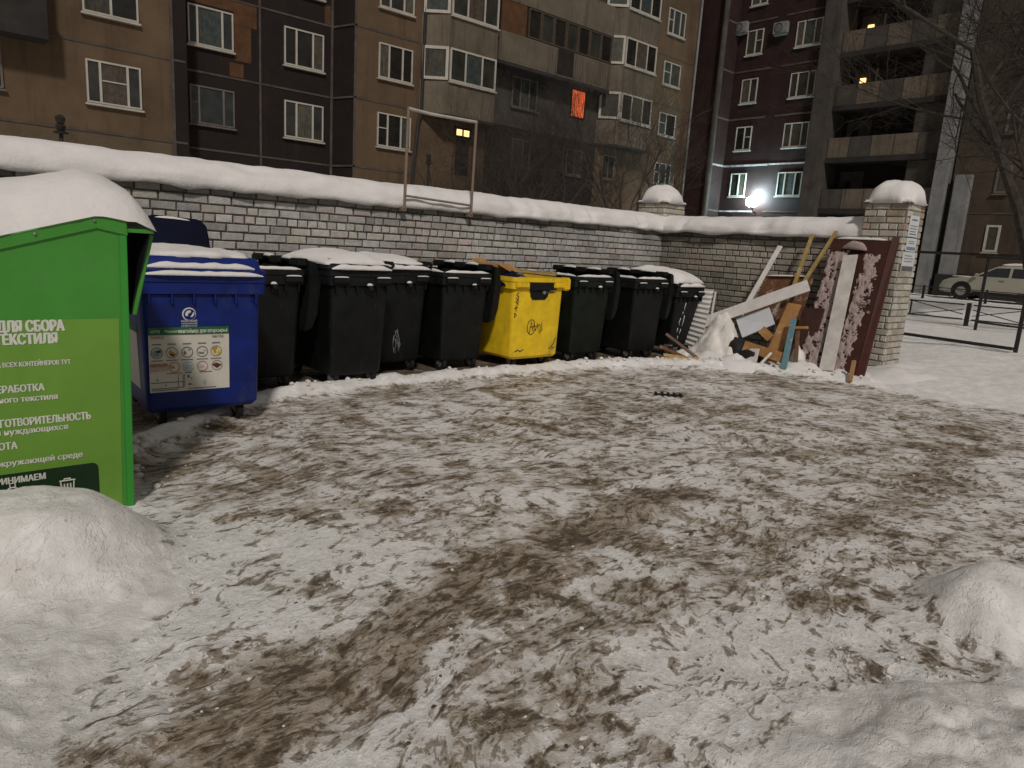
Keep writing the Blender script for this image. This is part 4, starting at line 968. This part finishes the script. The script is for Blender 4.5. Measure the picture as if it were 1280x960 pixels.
def crumbs(name, n, m, rmin, rmax, seed, label):
    rc = random.Random(seed); mb = MB(); base = bmesh.new(); bmesh.ops.create_icosphere(base, subdivisions=1, radius=1); base.verts.index_update()
    bv = [v.co.copy() for v in base.verts]; bf = [[v.index for v in f.verts] for f in base.faces]; base.free()
    pts = []
    while len(pts) < n:
        d = 1.5+7*rc.random()**1.8; a = R(rc.uniform(2, 92)); x, y = d*math.cos(a), d*math.sin(a)
        if fb(x*1.3+seed, y*1.3, seed, 3) > -.05: pts.append((x, y))
    P = np.array(pts); H, S_ = ground_fields(P[:, 0], P[:, 1])[:2]
    for (x, y), z, s_ in zip(pts, H, S_):
        if s_ > .4: continue
        r_ = rmin+(rmax-rmin)*rc.random()**2.5; k = rc.uniform(.7, 1.5)
        mb.add([(x+v.x*r_*k*rc.uniform(.75, 1.25), y+v.y*r_/k*rc.uniform(.75, 1.25), z+r_*.2+v.z*r_*.6*rc.uniform(.7, 1.2)) for v in bv], bf)
    return tag(mb.build(name, m), label, 'crumbs', None, 'stuff')
crumbs('ice_crumbs', 800, SNOWD, .003, .012, 12, 'small broken bits of ice scattered over the trampled yard')
crumbs('mud_crumbs', 420, mat('frozen_mud', (.085, .06, .037), .9, .4, 20), .003, .012, 19, 'small dark bits of frozen mud scattered over the trampled yard')

# ------------------------------------------------------------ apartment buildings
rb = random.Random(21)
def window(b, M, u0, u1, z0, z1, lay=(.22, .56, .22), fm=PVC, glass=None, sill=True, d0=0., fw=.055, bars=(), fan=()):
    f = MB(); W = u1-u0; A = lambda a, c, e, g, p, q: f.box(a, c, p, q, e, g, lambda u, d, z: M(u, d, z))
    d1, d2 = d0-.02, d0+.06
    A(u0, u0+fw, z0, z1, d1, d2); A(u1-fw, u1, z0, z1, d1, d2); A(u0+fw, u1-fw, z0, z0+fw, d1, d2); A(u0+fw, u1-fw, z1-fw, z1, d1, d2)
    acc = u0; tot = sum(lay); edges = [u0]
    for k in lay[:-1]: acc += W*k/tot; A(acc-.035, acc+.035, z0+fw, z1-fw, d1, d2); edges.append(acc)
    edges.append(u1)
    for k in bars:
        zz = z0+(z1-z0)*.55; A(edges[k]+fw, edges[k+1]-.045, zz-.02, zz+.02, d1, d2-.01)
    wo = f.build('window', fm, b)
    g = MB(); g.box(u0+.01, u1-.01, d0-.015, d0+.02, z0+.01, z1-.01, M); g.build('pane', glass or rb.choice(GLASSM), wo)
    if not fan and glass is None and rb.random() < .75: fan = (rb.randrange(len(edges)-1),)
    for k in fan:
        g = MB(); g.box(edges[k]+.05, edges[k+1]-.05, d0+.0205, d0+.024, z0+.06, z1-.06, M); g.build('curtain', rb.choice(CURTS), wo)
    if sill:
        s = MB(); s.box(u0-.06, u1+.06, d0-.01, d0+.13, z0-.09, z0-.025, M); s.build('sill', fm, wo, bevel=.01)
    return wo
def strip(b, M, u0, u1, z0, z1, m, d=.02, name='panel_joint', d_in=-.02): return MB().box(u0, u1, d_in, d, z0, z1, M).build(name, m, b)
# --- left building, faces -Y
LB_ = empty('apartment_building', (15, 27.5, 0), 0, 'beige and dark brown panel block with glazed bay balconies behind the long wall', 'apartment block')
def BX(x0, x1, y0, y1, z0, z1, m, name, b=LB_, o=(15, 27.5)): return MB().box(x0-o[0], x1-o[0], y0-o[1], y1-o[1], z0, z1).build(name, m, b)
Y1, Y2, YB = 27.5, 28.6, 26.65
M1 = lambda u, d, z: (u-15, -d, z)                # front plane
M2 = lambda u, d, z: (u-15, Y2-27.5-d, z)         # recessed plane
MBY = lambda u, d, z: (u-15, YB-27.5-d, z)        # bay front
BX(-14, 7.84, Y1, 40, 0, 26, BEIGE, 'wall'); BX(7.84, 8.30, Y1+.004, 40, 0, 26, BROWN, 'brown_edge_wall')
BX(8.30, 14.42, Y2, 40, 0, 26, BROWN, 'recessed_wall')
MB().prism([(14.42-15, Y2-27.5), (14.76-15, 0.004), (14.9-15, 0.004), (14.9-15, 12), (14.42-15, 12)], 0, 26, lambda x, y, z: (x, z, y)).build('return_wall', BROWN, LB_)
BX(14.76, 21.7, Y1, 40, 0, 26, BEIGE, 'wall'); BX(21.7, 29.4, Y1, 40, 7.2, 26, CONC, 'loggia_back_wall'); BX(21.7, 29.4, Y1+.003, 40, 0, 7.2, BROWN, 'dark_ground_storey')
BX(29.4, 37.62, Y1, 40, 0, 26, BEIGE, 'wall')
FZ = (4.38, 7.1, 9.85, 12.55)
for z in FZ:
    strip(LB_, M1, -13, 7.83, z-.035, z+.035, JOINT); strip(LB_, M1, 7.845, 8.25, z-.03, z+.04, JOINT, .015)
    strip(LB_, M2, 8.31, 14.41, z-.035, z+.035, JOINT); strip(LB_, M1, 14.78, 17.9, z-.04, z+.04, JOINT)
    q = MB(); q.quadbox((14.40-15, Y2-27.5-.02, z-.035), (14.74-15, -.015, z-.035), (14.74-15, -.015, z+.035), (14.40-15, Y2-27.5-.02, z+.035), (-1, -.3, 0), .02); q.build('panel_joint', JOINT, LB_)
    if z > 5: strip(LB_, M1, 33.0, 37.6, z+.25, z+.31, CONC, .012)
strip(LB_, M1, 7.76, 7.86, 0, 25, JOINT, .025); strip(LB_, M2, 11.28, 11.36, 0, 25, JOINT, .018); strip(LB_, M2, 14.28, 14.38, 0, 25, JOINT, .018); strip(LB_, M1, 14.76, 14.86, 0, 25, JOINT, .02)
strip(LB_, M1, -13, 7.7, 3.6, 4.30, mat('plinth', (.10, .072, .045), .9, .3, 1), .03, 'plinth')
for (x0, x1, z0, z1) in ((8.5, 11.2, 9.45, 9.80), (10.34, 11.2, 9.02, 9.445), (10.34, 10.98, 7.75, 9.015), (10.15, 10.68, 7.17, 7.66), (14.0, 14.25, 9.9, 10.6)): strip(LB_, M2, x0, x1, z0, z1, ORANGEP, .008, 'bare_patch')
for z in (5.28, 8.02, 10.75):
    window(LB_, M1, 5.17, 6.79, z, z+1.33, (.25, .5, .25) if z < 6 else (.5, .5), bars=(1,) if z < 6 else ())
    window(LB_, M1, 1.5, 2.95, z, z+1.3, fm=GREYF)
    window(LB_, M2, 8.68, 10.30, z, z+1.34, (.2, .55, .25), fm=GREYF if z < 6 else PVC, bars=(0,) if z < 6 else (), fan=(0,) if z < 6 else ())
    window(LB_, M2, 12.28, 13.95, z, z+1.4, (.30, .42, .28), fan=(1,) if z < 6 else (2,))
    window(LB_, M1, 15.87, 17.52, z+.06, z+1.42, (.30, .4, .30), bars=(0,) if z < 6 else ())
# balcony at far left
lbx = empty('tmp'); bpy.data.objects.remove(lbx)
BX(-1.0, 4.08, YB, Y1-.004, 6.78, 7.95, CONCD, 'balcony'); BX(-1.0, 4.0, YB+.1, Y1-.004, 7.95, 9.4, INNER, 'balcony_glazing')
# bays
def bay(x0, x1, zs, right=False):
    pol = [(x0, Y1-.003), (x0+.85, YB), (x1-.12, YB), (x1, YB+.15), (x1, Y1-.003)]
    pol = [(a-15, b-27.5) for a, b in pol]
    for (za, zb) in zs['par']:
        k = MB().prism(pol, za, zb, lambda x, y, z: (x, z, y))      # with ribbed cladding
        for i in range(int((x1-x0-1.0)/.12)):
            u = x0+.92+i*.12
            if rb.random() < .85: k.box(u, u+.05, 0, .018, za+.08, zb-.06, MBY)
        k.build('balcony_parapet', BEIGE2, LB_)
    for (za, zb) in zs['win']:
        inner = [(a*1.0+(.04 if i == 0 else 0), b+.05) for i, (a, b) in enumerate(pol)]
        MB().prism(inner, za, zb, lambda x, y, z: (x, z, y)).build('bay_glazing', rb.choice(GLASSM[:3]), LB_)
        fr = PVC
        window(LB_, MBY, x0+.95, x1-.12, za+.02, zb-.02, (.33, .36, .31), fm=fr, d0=-.03, sill=True, fw=.08, fan=(1,))
        # angled side light
        s = MB(); a = Vector((x0-15, -.05, 0)); b_ = Vector((x0+.88-15, YB-27.5, 0)); dd = (b_-a)
        nn = Vector((-dd.y, dd.x, 0)).normalized(); nn = nn if nn.y < 0 else -nn
        Ms = lambda u, d, z: tuple(a+dd.normalized()*u+nn*d+Vector((0, 0, z)))
        window(LB_, Ms, .05, dd.length, za+.02, zb-.02, (1,), fm=fr, fw=.12, sill=False, fan=(0,))
    MB().prism([(a, b-.02) for a, b in pol], zs['bot']-.12, zs['bot']-.003, lambda x, y, z: (x, z, y)).build('balcony_slab', CONCD, LB_)
bay(17.95, 21.6, {'bot': 7.02, 'par': [(7.02, 8.38), (9.78, 11.05), (12.5, 13.8)], 'win': [(8.38, 9.78), (11.05, 12.5)]})
bay(29.3, 32.95, {'bot': 7.25, 'par': [(7.25, 8.52), (9.95, 11.30), (12.75, 14.1)], 'win': [(8.52, 9.95), (11.30, 12.75), (14.1, 15.5)]})
# loggias between the bays
k = MB().box(21.66-15, 29.28-15, YB+.05-27.5, -.004, 9.86, 11.12)
for i in range(60):
    u = 21.75+i*.125
    if not 25.3 < u < 26.5: k.box(u, u+.06, -.05, -.028, 9.95, 11.05, MBY)
k.build('loggia_parapet', BEIGE2, LB_)
BX(25.36, 26.45, YB+.02, YB+.045, 9.95, 11.10, INNER, 'missing_panel')
BX(21.66, 29.28, YB+.10, Y1-.004, 11.12, 12.48, INNER, 'loggia_glazing'); BX(21.70, 23.2, YB+.06, YB+.096, 11.13, 12.46, ORANGEP, 'orange_side_panel')
for i in range(7):
    x = 23.35+i*.84; window(LB_, MBY, x, x+.80, 11.16, 12.44, (1,), fm=mat('brown_frame', (.07, .048, .034), .7, .3) if i == 0 else bpy.data.materials['brown_frame'], d0=-.1, sill=False, fw=.06, glass=GLASSM[i % 2])
BX(21.66, 29.28, YB+.05, Y1-.004, 12.48, 13.9, BEIGE2, 'loggia_parapet')
BX(21.66, 29.28, YB+.05, Y1-.004, 9.70, 9.858, CONCD, 'balcony_slab')
window(LB_, M1, 23.2, 24.85, 8.15, 9.55, (.33, .34, .33), fm=GREYF); window(LB_, M1, 27.25, 28.32, 8.3, 9.7, (1,), fm=BROWN, glass=ORW, sill=False)
window(LB_, M1, 23.4, 24.6, 5.4, 6.7, (.6, .4), fm=GREYF); window(LB_, M1, 27.2, 28.4, 5.4, 6.7, (.5, .5), fm=GREYF)
window(LB_, M1, 30.0, 31.0, 5.5, 6.75, (.5, .5), fm=GREYF)
BX(25.0, 25.4, Y1-.25, Y1-.004, 9.2, 9.5, CONCD, 'ventilation_box')
# lit entrance window under the left bay
window(LB_, M1, 19.9, 20.85, 6.25, 6.72, (.5, .5), fm=BROWN, glass=GOLDW, sill=False, fw=.1); strip(LB_, M1, 20.0, 20.75, 4.6, 6.2, INNER, .03, 'dark_doorway')
for (z, dz) in ((5.70, 1.2), (8.48, 1.25), (11.3, 1.25), (14.05, 1.35)): window(LB_, M1, 34.62, 36.2, z, z+dz, (.3, .4, .3) if z > 13 or z < 6 else (.42, .58), bars=(0,))
dp = MB(); dp.tube([(18.05-15, -.12, 12), (18.0-15, -.12, 7.0), (17.85-15, -.14, 6.6), (17.45-15, -.3, 3.2)], .075, 8); dp.build('downpipe', IRON, LB_, smooth=True)
MB().tube([(37.55-15, -.1, 0), (37.55-15, -.1, 26)], .07, 8).build('downpipe', CONCL, LB_, smooth=True)

# --- right building, faces -X
RB_ = empty('apartment_building', (39.5, 20, 0), 0, 'dark maroon panel block with open loggias and pale pilasters beyond the short wall', 'apartment block')
def BR_(x0, x1, y0, y1, z0, z1, m, name): return MB().box(x0-39.5, x1-39.5, y0-20, y1-20, z0, z1).build(name, m, RB_)
MR_ = lambda y, d, z: (-d, y-20, z)
MRy = lambda x, d, z: (x-39.5, 25.95-20-d, z)     # small face of the corner block
MRz = lambda x, d, z: (x-39.5, 28.5-20-d, z)      # set-back wall
BR_(39.5, 52, 20.4, 25.95, 0, 28, MAROON, 'wall')
BR_(38.02, 39.498, 25.95, 30, 0, 28, MAROON, 'corner_wall'); BR_(37.7, 38.0, 28.5, 30, 0, 28, MAROON, 'set_back_wall'); BR_(38.0, 46, 28.52, 30, 0, 28, MAROON, 'set_back_wall')
BR_(41.0, 52, 13.6, 20.4, 0, 28, INNER, 'loggia_back_wall'); BR_(39.55, 52, -14, 12.95, 0, 28, BEIGE3, 'wall')
BR_(38.95, 40.9, 19.45, 20.4, 0, 28, CONC, 'pilaster'); BR_(38.9, 40.9, 13.05, 13.62, 0, 28, CONCL, 'pilaster')
BR_(39.1, 39.55, 12.05, 12.72, 0.35, 6.2, CONCL, 'buttress'); BR_(39.35, 39.548, -12, 11.9, 0, 1.5, CONCD, 'plinth'); BR_(39.0, 39.6, 12.0, 12.8, .3, 1.45, CONCD, 'plinth')
for k in range(8):
    z = 4.42+2.72*k
    strip(RB_, MR_, 23.5, 25.9, z-.05, z+.05, JOINTS if k == 0 else JOINT, .03); strip(RB_, MR_, 20.5, 22.9, z-.04, z+.05, JOINTS if k == 1 else JOINT, .03)
    if k == 1: strip(RB_, MR_, 22.95, 25.9, z-.06, z+.04, JOINTS, .05)
    strip(RB_, MRy, 38.05, 39.45, z-.05, z+.06, JOINTS if k == 1 else JOINT, .03)
    # loggia slab and parapet
    BR_(39.35, 41.0, 13.63, 19.44, z-.10, z+.16, CONCD, 'loggia_slab')
    n_p = 5
    for i in range(n_p):
        ya = 13.66+i*(5.76/n_p); BR_(39.42+.02*(i % 2), 39.50, ya+.02, ya+5.76/n_p-.02, z+.18, z+1.22, (BEIGE2, CONC, BEIGE2, BEIGE2, CONC)[(i+k) % 5], 'parapet_panel')
    BR_(40.93, 40.998, 17.9, 19.2, z+.2, z+2.3, CONC, 'loggia_door_panel'); 
    BR_(40.85, 40.92, 18.55, 18.85, z+1.45, z+1.8, GOLDW if k in (2, 3) else INNER, 'loggia_light')
    if k in (2, 3): BR_(40.85, 40.92, 17.95, 18.03, z+1.2, z+2.2, mat('lit_edge', (.4, .33, .22), .6, .2) if k == 2 else bpy.data.materials['lit_edge'], 'door_edge')
    BR_(39.6, 40.99, 13.63, 15.2, z+.2, z+2.6, CONC, 'loggia_partition')
    zw = 5.32+2.72*k if k else 5.32
    zw = 2.60+2.72*k
    if zw > 3:
        window(RB_, MR_, 24.25, 25.3, zw, zw+1.36, (.45, .55), bars=(0,) if k % 2 == 0 else (), fan=())
        window(RB_, MR_, 20.68, 22.18, zw, zw+1.33, (.28, .42, .30), fan=(1,) if k in (1, 4) else (), glass=CURT if k == 4 else None)
        window(RB_, MRz, 39.25, 39.85, zw+.1, zw+1.5, (1,), fm=GREYF if k > 1 else PVC, fw=.1)
    window(RB_, MR_, 10.52, 11.12, zw+.02, zw+1.28, (1,), d0=-.05, fw=.1, fm=GREYF if k != 0 else PVC); window(RB_, MR_, 6.6, 8.0, zw+.02, zw+1.3, (.5, .5), d0=-.05, fm=GREYF)
    for z_ in (z,): strip(RB_, lambda y, d, zz: (.05-d, y-20, zz), -12, 12.9, z_-.04, z_+.04, JOINT, .02)
MB().tube([(37.86-39.5, 25.85-20, 0), (37.86-39.5, 25.85-20, 28)], .17, 12).build('vertical_shaft', CONC, RB_, smooth=True)
def aircon(y, z, label):
    o = empty('air_conditioner', (39.5, y, z), 0, label, 'air conditioner')
    MB().box(-.34, -.02, -.42, .42, 0, .62).build('case', CONCL, o, bevel=.03)
    ring_ = MB(); n = 20
    ring_.tube([(-.345, .08+.24*math.cos(2*math.pi*i/n), .31+.24*math.sin(2*math.pi*i/n)) for i in range(n+1)], .018, 6); ring_.build('fan_ring', CONCD, o)
    for i in range(5): pass
    g = MB()
    for i in range(7): g.box(-.352, -.343, -.14+i*.07, -.13+i*.07, .10, .52)
    g.build('grille', CONCD, o); MB().box(-.3, 0, -.38, .38, -.06, -.02).build('bracket', STEEL, o)
aircon(26.0-.3, 14.75, 'left air conditioner box high on the dark maroon wall'); aircon(23.1, 14.3, 'right air conditioner box beside the curtained window on the maroon wall')
# bright lamp on that wall
lp = empty('wall_lamp', (39.0, 23.35, 4.95), 0, 'blazing bluish-white lamp low on the maroon facade', 'lamp')
g = MB(); bmx = bmesh.new(); bmesh.ops.create_icosphere(bmx, subdivisions=3, radius=.33); bmx.verts.index_update()
g.add([(v.co.x, v.co.y*1.25, v.co.z) for v in bmx.verts], [[v.index for v in f.verts] for f in bmx.faces]); bmx.free(); g.build('globe', LAMPE, lp, smooth='all')
MB().tube([(.02, 0, -.25), (.1, 0, -.55), (.48, 0, -.6)], .04, 8).build('arm', IRON, lp, smooth=True); MB().cyl((0, 0, -.33), (0, 0, -.24), .16, 14).build('base', IRON, lp, smooth=True)
pl = bpy.data.lights.new('lamp_light', 'POINT'); pl.energy = 640; pl.color = (.50, .90, 1.0); pl.shadow_soft_size = .1
plo = bpy.data.objects.new('lamp_light', pl); plo.location = (.12, 0, .38); link(plo, lp)

# ------------------------------------------------------------ trees
def make_tree(name, base, height, seed, label, trunk_r=.12, lean=(0, 0), stems=1, spread=.6, levels=5, group=None, twig=BARK, first=.25, kids=(3, 5), cat='tree', gnarl=.12, tl=.55):
    rr = random.Random(seed); o = empty(name, base, 0, label, cat, group)
    tr = MB(); br = MB()
    def grow(p, d, ln, r, lv):
        n = 5 if lv < 2 else 4; pts = [p]; rads = [r]; q = p.copy(); dd = d.copy()
        for i in range(n):
            dd = (dd+Vector((rr.gauss(0, gnarl), rr.gauss(0, gnarl), rr.gauss(.03, gnarl*.6)))).normalized()
            q = q+dd*ln/n; pts.append(q.copy()); rads.append(r*(1-.42*(i+1)/n))
        (tr if lv == 0 else br).tube(pts, rads, 8 if lv == 0 else (6 if lv < 2 else (4 if lv < 4 else 3)), cap=lv > 2)
        if lv >= levels or r < .0025: return
        nk = rr.randint(*kids)+(5 if lv == 0 and tl > .7 else 0)
        for k in range(nk):
            t = first+(1-first)*(k+rr.random())/nk if lv else .22+.78*(k+rr.random())/nk
            i = min(n-1, int(t*n)); f = t*n-i; pp = pts[i].lerp(pts[i+1], f); base_d = (pts[i+1]-pts[i]).normalized()
            ax = Vector((rr.gauss(0, 1), rr.gauss(0, 1), rr.gauss(0, .4))); ax = (ax-base_d*ax.dot(base_d)).normalized()
            nd = (base_d*(1-spread*rr.uniform(.5, 1.1))+ax*spread*rr.uniform(.7, 1.2)+Vector((0, 0, .12))).normalized()
            grow(pp, nd, ln*rr.uniform(.5, .78), max(.0022, rads[i]*rr.uniform(.45, .65)), lv+1)
    for s in range(stems):
        d = Vector((lean[0]+(rr.gauss(0, .22) if stems > 1 else 0), lean[1]+(rr.gauss(0, .22) if stems > 1 else 0), 1)).normalized()
        grow(Vector((rr.gauss(0, .1)*(stems > 1), rr.gauss(0, .1)*(stems > 1), -.1)), d, height*tl*rr.uniform(.8, 1.1), trunk_r, 0)
    tr.build('trunk', BARK, o, smooth=True); br.build('branches', twig, o, smooth='all'); return o
make_tree('bare_tree', (22.2, 4.55, .2), 11.5, 4, 'tall bare dark tree with a leaning trunk at the right edge before the parked car', .17, (-.02, .26), 1, .62, 5, kids=(5, 7), gnarl=.09, tl=.80)
make_tree('bare_tree', (20.8, 22.5, .1), 9.6, 8, 'bare twiggy tree before the orange-lit window of the beige block', .09, (0, 0), 3, .5, 5, 'bare trees behind the long wall', TWIG, kids=(4, 6))
make_tree('bare_tree', (25.6, 22.0, .1), 9.0, 15, 'bare twiggy tree nearest the corner pillar, before the right bay', .10, (.05, 0), 3, .55, 5, 'bare trees behind the long wall', TWIG, kids=(4, 6))
make_tree('bare_tree', (16.6, 21.0, .1), 6.2, 23, 'low bare tree seen through the pipe frame', .07, (0, 0), 3, .6, 5, 'bare trees behind the long wall', TWIG, kids=(4, 6))
for (x, y, z, lb, s) in ((2.39, 15, 3.0, 'small dark lantern post above the left end of the wall', 1.), (13.5, 20, 4.0, 'small dark lantern post showing beside the pipe frame', 1.)):
    o = empty('garden_lantern', (x, y, 0), 0, lb, 'lantern')
    MB().tube([(0, 0, 0), (0, 0, z)], .035, 8).build('post', IRON, o, smooth=True)
    MB().tube([(0, 0, z), (0, 0, z+.03), (0, 0, z+.05), (0, 0, z+.14), (0, 0, z+.17)], [.11, .12, .06, .085, .03], 12).build('head', IRON, o, smooth=True)
    MB().tube([(0, 0, z+.17), (0, 0, z+.27), (0, 0, z+.32)], [.06, .085, .03], 10).build('cap', IRON, o, smooth=True)
o = make_tree('bare_shrub', (3.7, 16, .6), 2.9, 31, 'low leafless shrub peeping over the wall at the far left', .02, (0, 0), 7, .6, 4, None, TWIG, cat='shrub')
make_tree('bare_shrub', (5.9, 18, .6), 3.0, 37, 'low leafless shrub by the brown corner of the beige block', .02, (0, 0), 7, .6, 4, None, TWIG, cat='shrub')

# ------------------------------------------------------------ fences, car
def tubes(parent, segs, r_, m, name):
    for a, b in segs: MB().bar(a, b, r_*2, r_*2).build(name, m, parent)
def frame_fence(base, pts, h, low, label, dbl=True):
    o = empty('barrier_railing', base, 0, label, 'railing'); b = Vector(base); P = [Vector(p)-b for p in pts]
    for p in P: MB().bar(p-Vector((0, 0, .1)), p+Vector((0, 0, h)), .06, .06).build('post', IRON, o)
    for a, c in zip(P[:-1], P[1:]):
        u = Vector((0, 0, 1)); MB().bar(a+u*h, c+u*h, .06, .05).build('top_rail', IRON, o)
        MB().bar(a+u*low, c+u*low, .045, .045).build('bottom_rail', IRON, o)
        if dbl:
            sd_ = (c-a).normalized().cross(u)*.13; MB().bar(a+u*low+sd_, c+u*low+sd_, .045, .045).build('bottom_rail', IRON, o)
            n = 6; mb = MB()
            for i in range(1, n): q = a.lerp(c, i/n)+u*low; mb.bar(q, q+sd_, .03, .03)
            mb.build('cross_bars', IRON, o)
    return o
frame_fence((15.1, 3.5, .1), [(15.5, 6.3, .15), (15.05, 3.42, .15)], 1.79, .16, 'tall pipe railing frame just right of the gate pillar')
frame_fence((20.1, 5.5, .2), [(20.15, 5.5, .25), (19.6, 2.2, .22)], 1.74, .16, 'second tall pipe railing frame further back on the snow', False)
def low_fence(pts, h, label):
    b = Vector(pts[0]); o = empty('low_fence', b, 0, label, 'fence'); P = [Vector(p)-b for p in pts]; u = Vector((0, 0, 1))
    for p in P: MB().bar(p-u*.15, p+u*(h+.05), .09, .09).build('post', IRON, o)
    for a, c in zip(P[:-1], P[1:]):
        d = (c-a); a2 = a+d*.04; c2 = c-d*.04; mid = (a2+c2)/2
        mb = MB(); mb.bar(a2+u*.12, c2+u*.12, .035, .035); mb.bar(a2+u*h, c2+u*h, .035, .035); mb.bar(mid+u*.12, mid+u*h, .035, .035)
        mb.bar(a2+u*.12*1.8, mid+u*h*.98, .022, .022); mb.bar(mid+u*h*.98, c2+u*.25, .022, .022); mb.bar(a2+u*(h*.75), mid+u*.13, .022, .022); mb.bar(mid+u*.13, c2+u*h*.75, .022, .022)
        mb.build('panel', IRON, o)
low_fence([(20.6, 8.6, .28), (20.95, 5.95, .28), (21.2, 3.4, .28), (21.5, .8, .28)], .50, 'nearer low black fence with crossed bars on the snow')
low_fence([(33.2, 13.6, .40), (33.4, 11.3, .40), (33.6, 9.0, .40), (33.8, 6.7, .4), (34.0, 4.4, .4)], .5, 'farther low black fence in front of the parked car')

def car():
    o = empty('parked_car', (36.4, 9.1, .46), 0, 'champagne crossover parked by the building with snow on its roof', 'car')
    # local: x across (near side at -.9), y: front at +2.35
    prof = [(-2.25, .35), (-2.3, .70), (-2.22, .98), (-1.9, 1.02), (.75, .98), (1.25, .96), (1.95, .86), (2.22, .74), (2.33, .52), (2.30, .30), (2.1, .24), (-2.1, .24)]
    def cutwheel(pr):
        q = []
        return pr
    secs = []
    for x, k, dz in ((-.90, .965, .03), (-.86, 1., 0.), (.86, 1., 0.), (.90, .965, .03)):
        secs.append([(x, y*k, z-dz*(z > .6)+dz*(z < .4)) for y, z in prof])
    MB().loft(secs).build('body', CARP, o, bevel=.03, smooth=True)
    # greenhouse
    gl = [[(-.82, -2.12, .985), (.82, -2.12, .985), (.82, 1.15, .965), (-.82, 1.15, .965)], [(-.70, -1.80, 1.42), (.70, -1.80, 1.42), (.70, .30, 1.44), (-.70, .30, 1.44)], [(-.62, -1.65, 1.53), (.62, -1.65, 1.53), (.62, .05, 1.54), (-.62, .05, 1.54)]]
    MB().loft(gl, (False, True)).build('cabin', CARP, o, bevel=.03, smooth=True)
    for (ya, yb_, yc_, yd) in ((.92, .34, .22, .22), (.12, -.02, -.85, -.85), (-.95, -.95, -1.75, -1.95)): pass
    side = lambda y, z: (-.82-.006+.12*(z-.985)/.435, y, z)
    for nm, pts in (('front_window', [(.90, 1.02), (.26, 1.40), (-.25, 1.41), (-.25, 1.02)]), ('rear_window', [(-.35, 1.02), (-.35, 1.41), (-1.15, 1.40), (-1.25, 1.02)]), ('quarter_window', [(-1.33, 1.02), (-1.25, 1.39), (-1.68, 1.37), (-1.95, 1.05)])):
        MB().add([side(*p) for p in pts], [(0, 1, 2, 3)]).build(nm, CARG, o)
    ws = lambda x, y, z: (x, y, z); MB().add([(-.72, 1.10, 1.0), (.72, 1.10, 1.0), (.62, .38, 1.425), (-.62, .38, 1.425)], [(0, 1, 2, 3)]).build('windscreen', CARG, o)
    for y in (1.42, -1.42):
        for s in (-1, 1):
            MB().cyl((s*.905, y, .36), (s*.60, y, .36), .40, 24).build('wheel_arch', RUBBER, o, smooth=True)
            w_ = MB().cyl((s*.915, y, .33), (s*.70, y, .33), .33, 24).build('wheel', RUBBER, o, smooth=True)
            MB().cyl((s*.922, y, .33), (s*.80, y, .33), .20, 14).build('rim', STEEL, w_, smooth=True)
    for s in (-1, 1):
        MB().quadbox((s*.55, 2.12, .72), (s*.88, 1.86, .74), (s*.86, 1.80, .84), (s*.55, 2.02, .82), (0, 1, .2), .06).build('headlight', LIGHTM, o, bevel=.01)
        MB().box(s*1.02-.09, s*1.02+.09, .82, .95, 1.0, 1.14).build('mirror', CARP, o, bevel=.03)
    for y in (-.05, -1.0): MB().box(-.93, -.905, y-.1, y+.1, .86, .89).build('door_handle', STEEL, o)
    MB().box(-.91, -.88, -1.0, 1.0, .24, .36).build('side_skirt', RUBBER, o); MB().box(-.6, .6, 2.27, 2.34, .4, .6).build('grille', RUBBER, o)
    snowblob(.66, .92, .11, (0, -.8, 1.53), o, p=4, seed=3, lump=.2); snowblob(.6, .45, .03, (0, 1.55, .95), o, p=4, seed=6, lump=.3)
car()
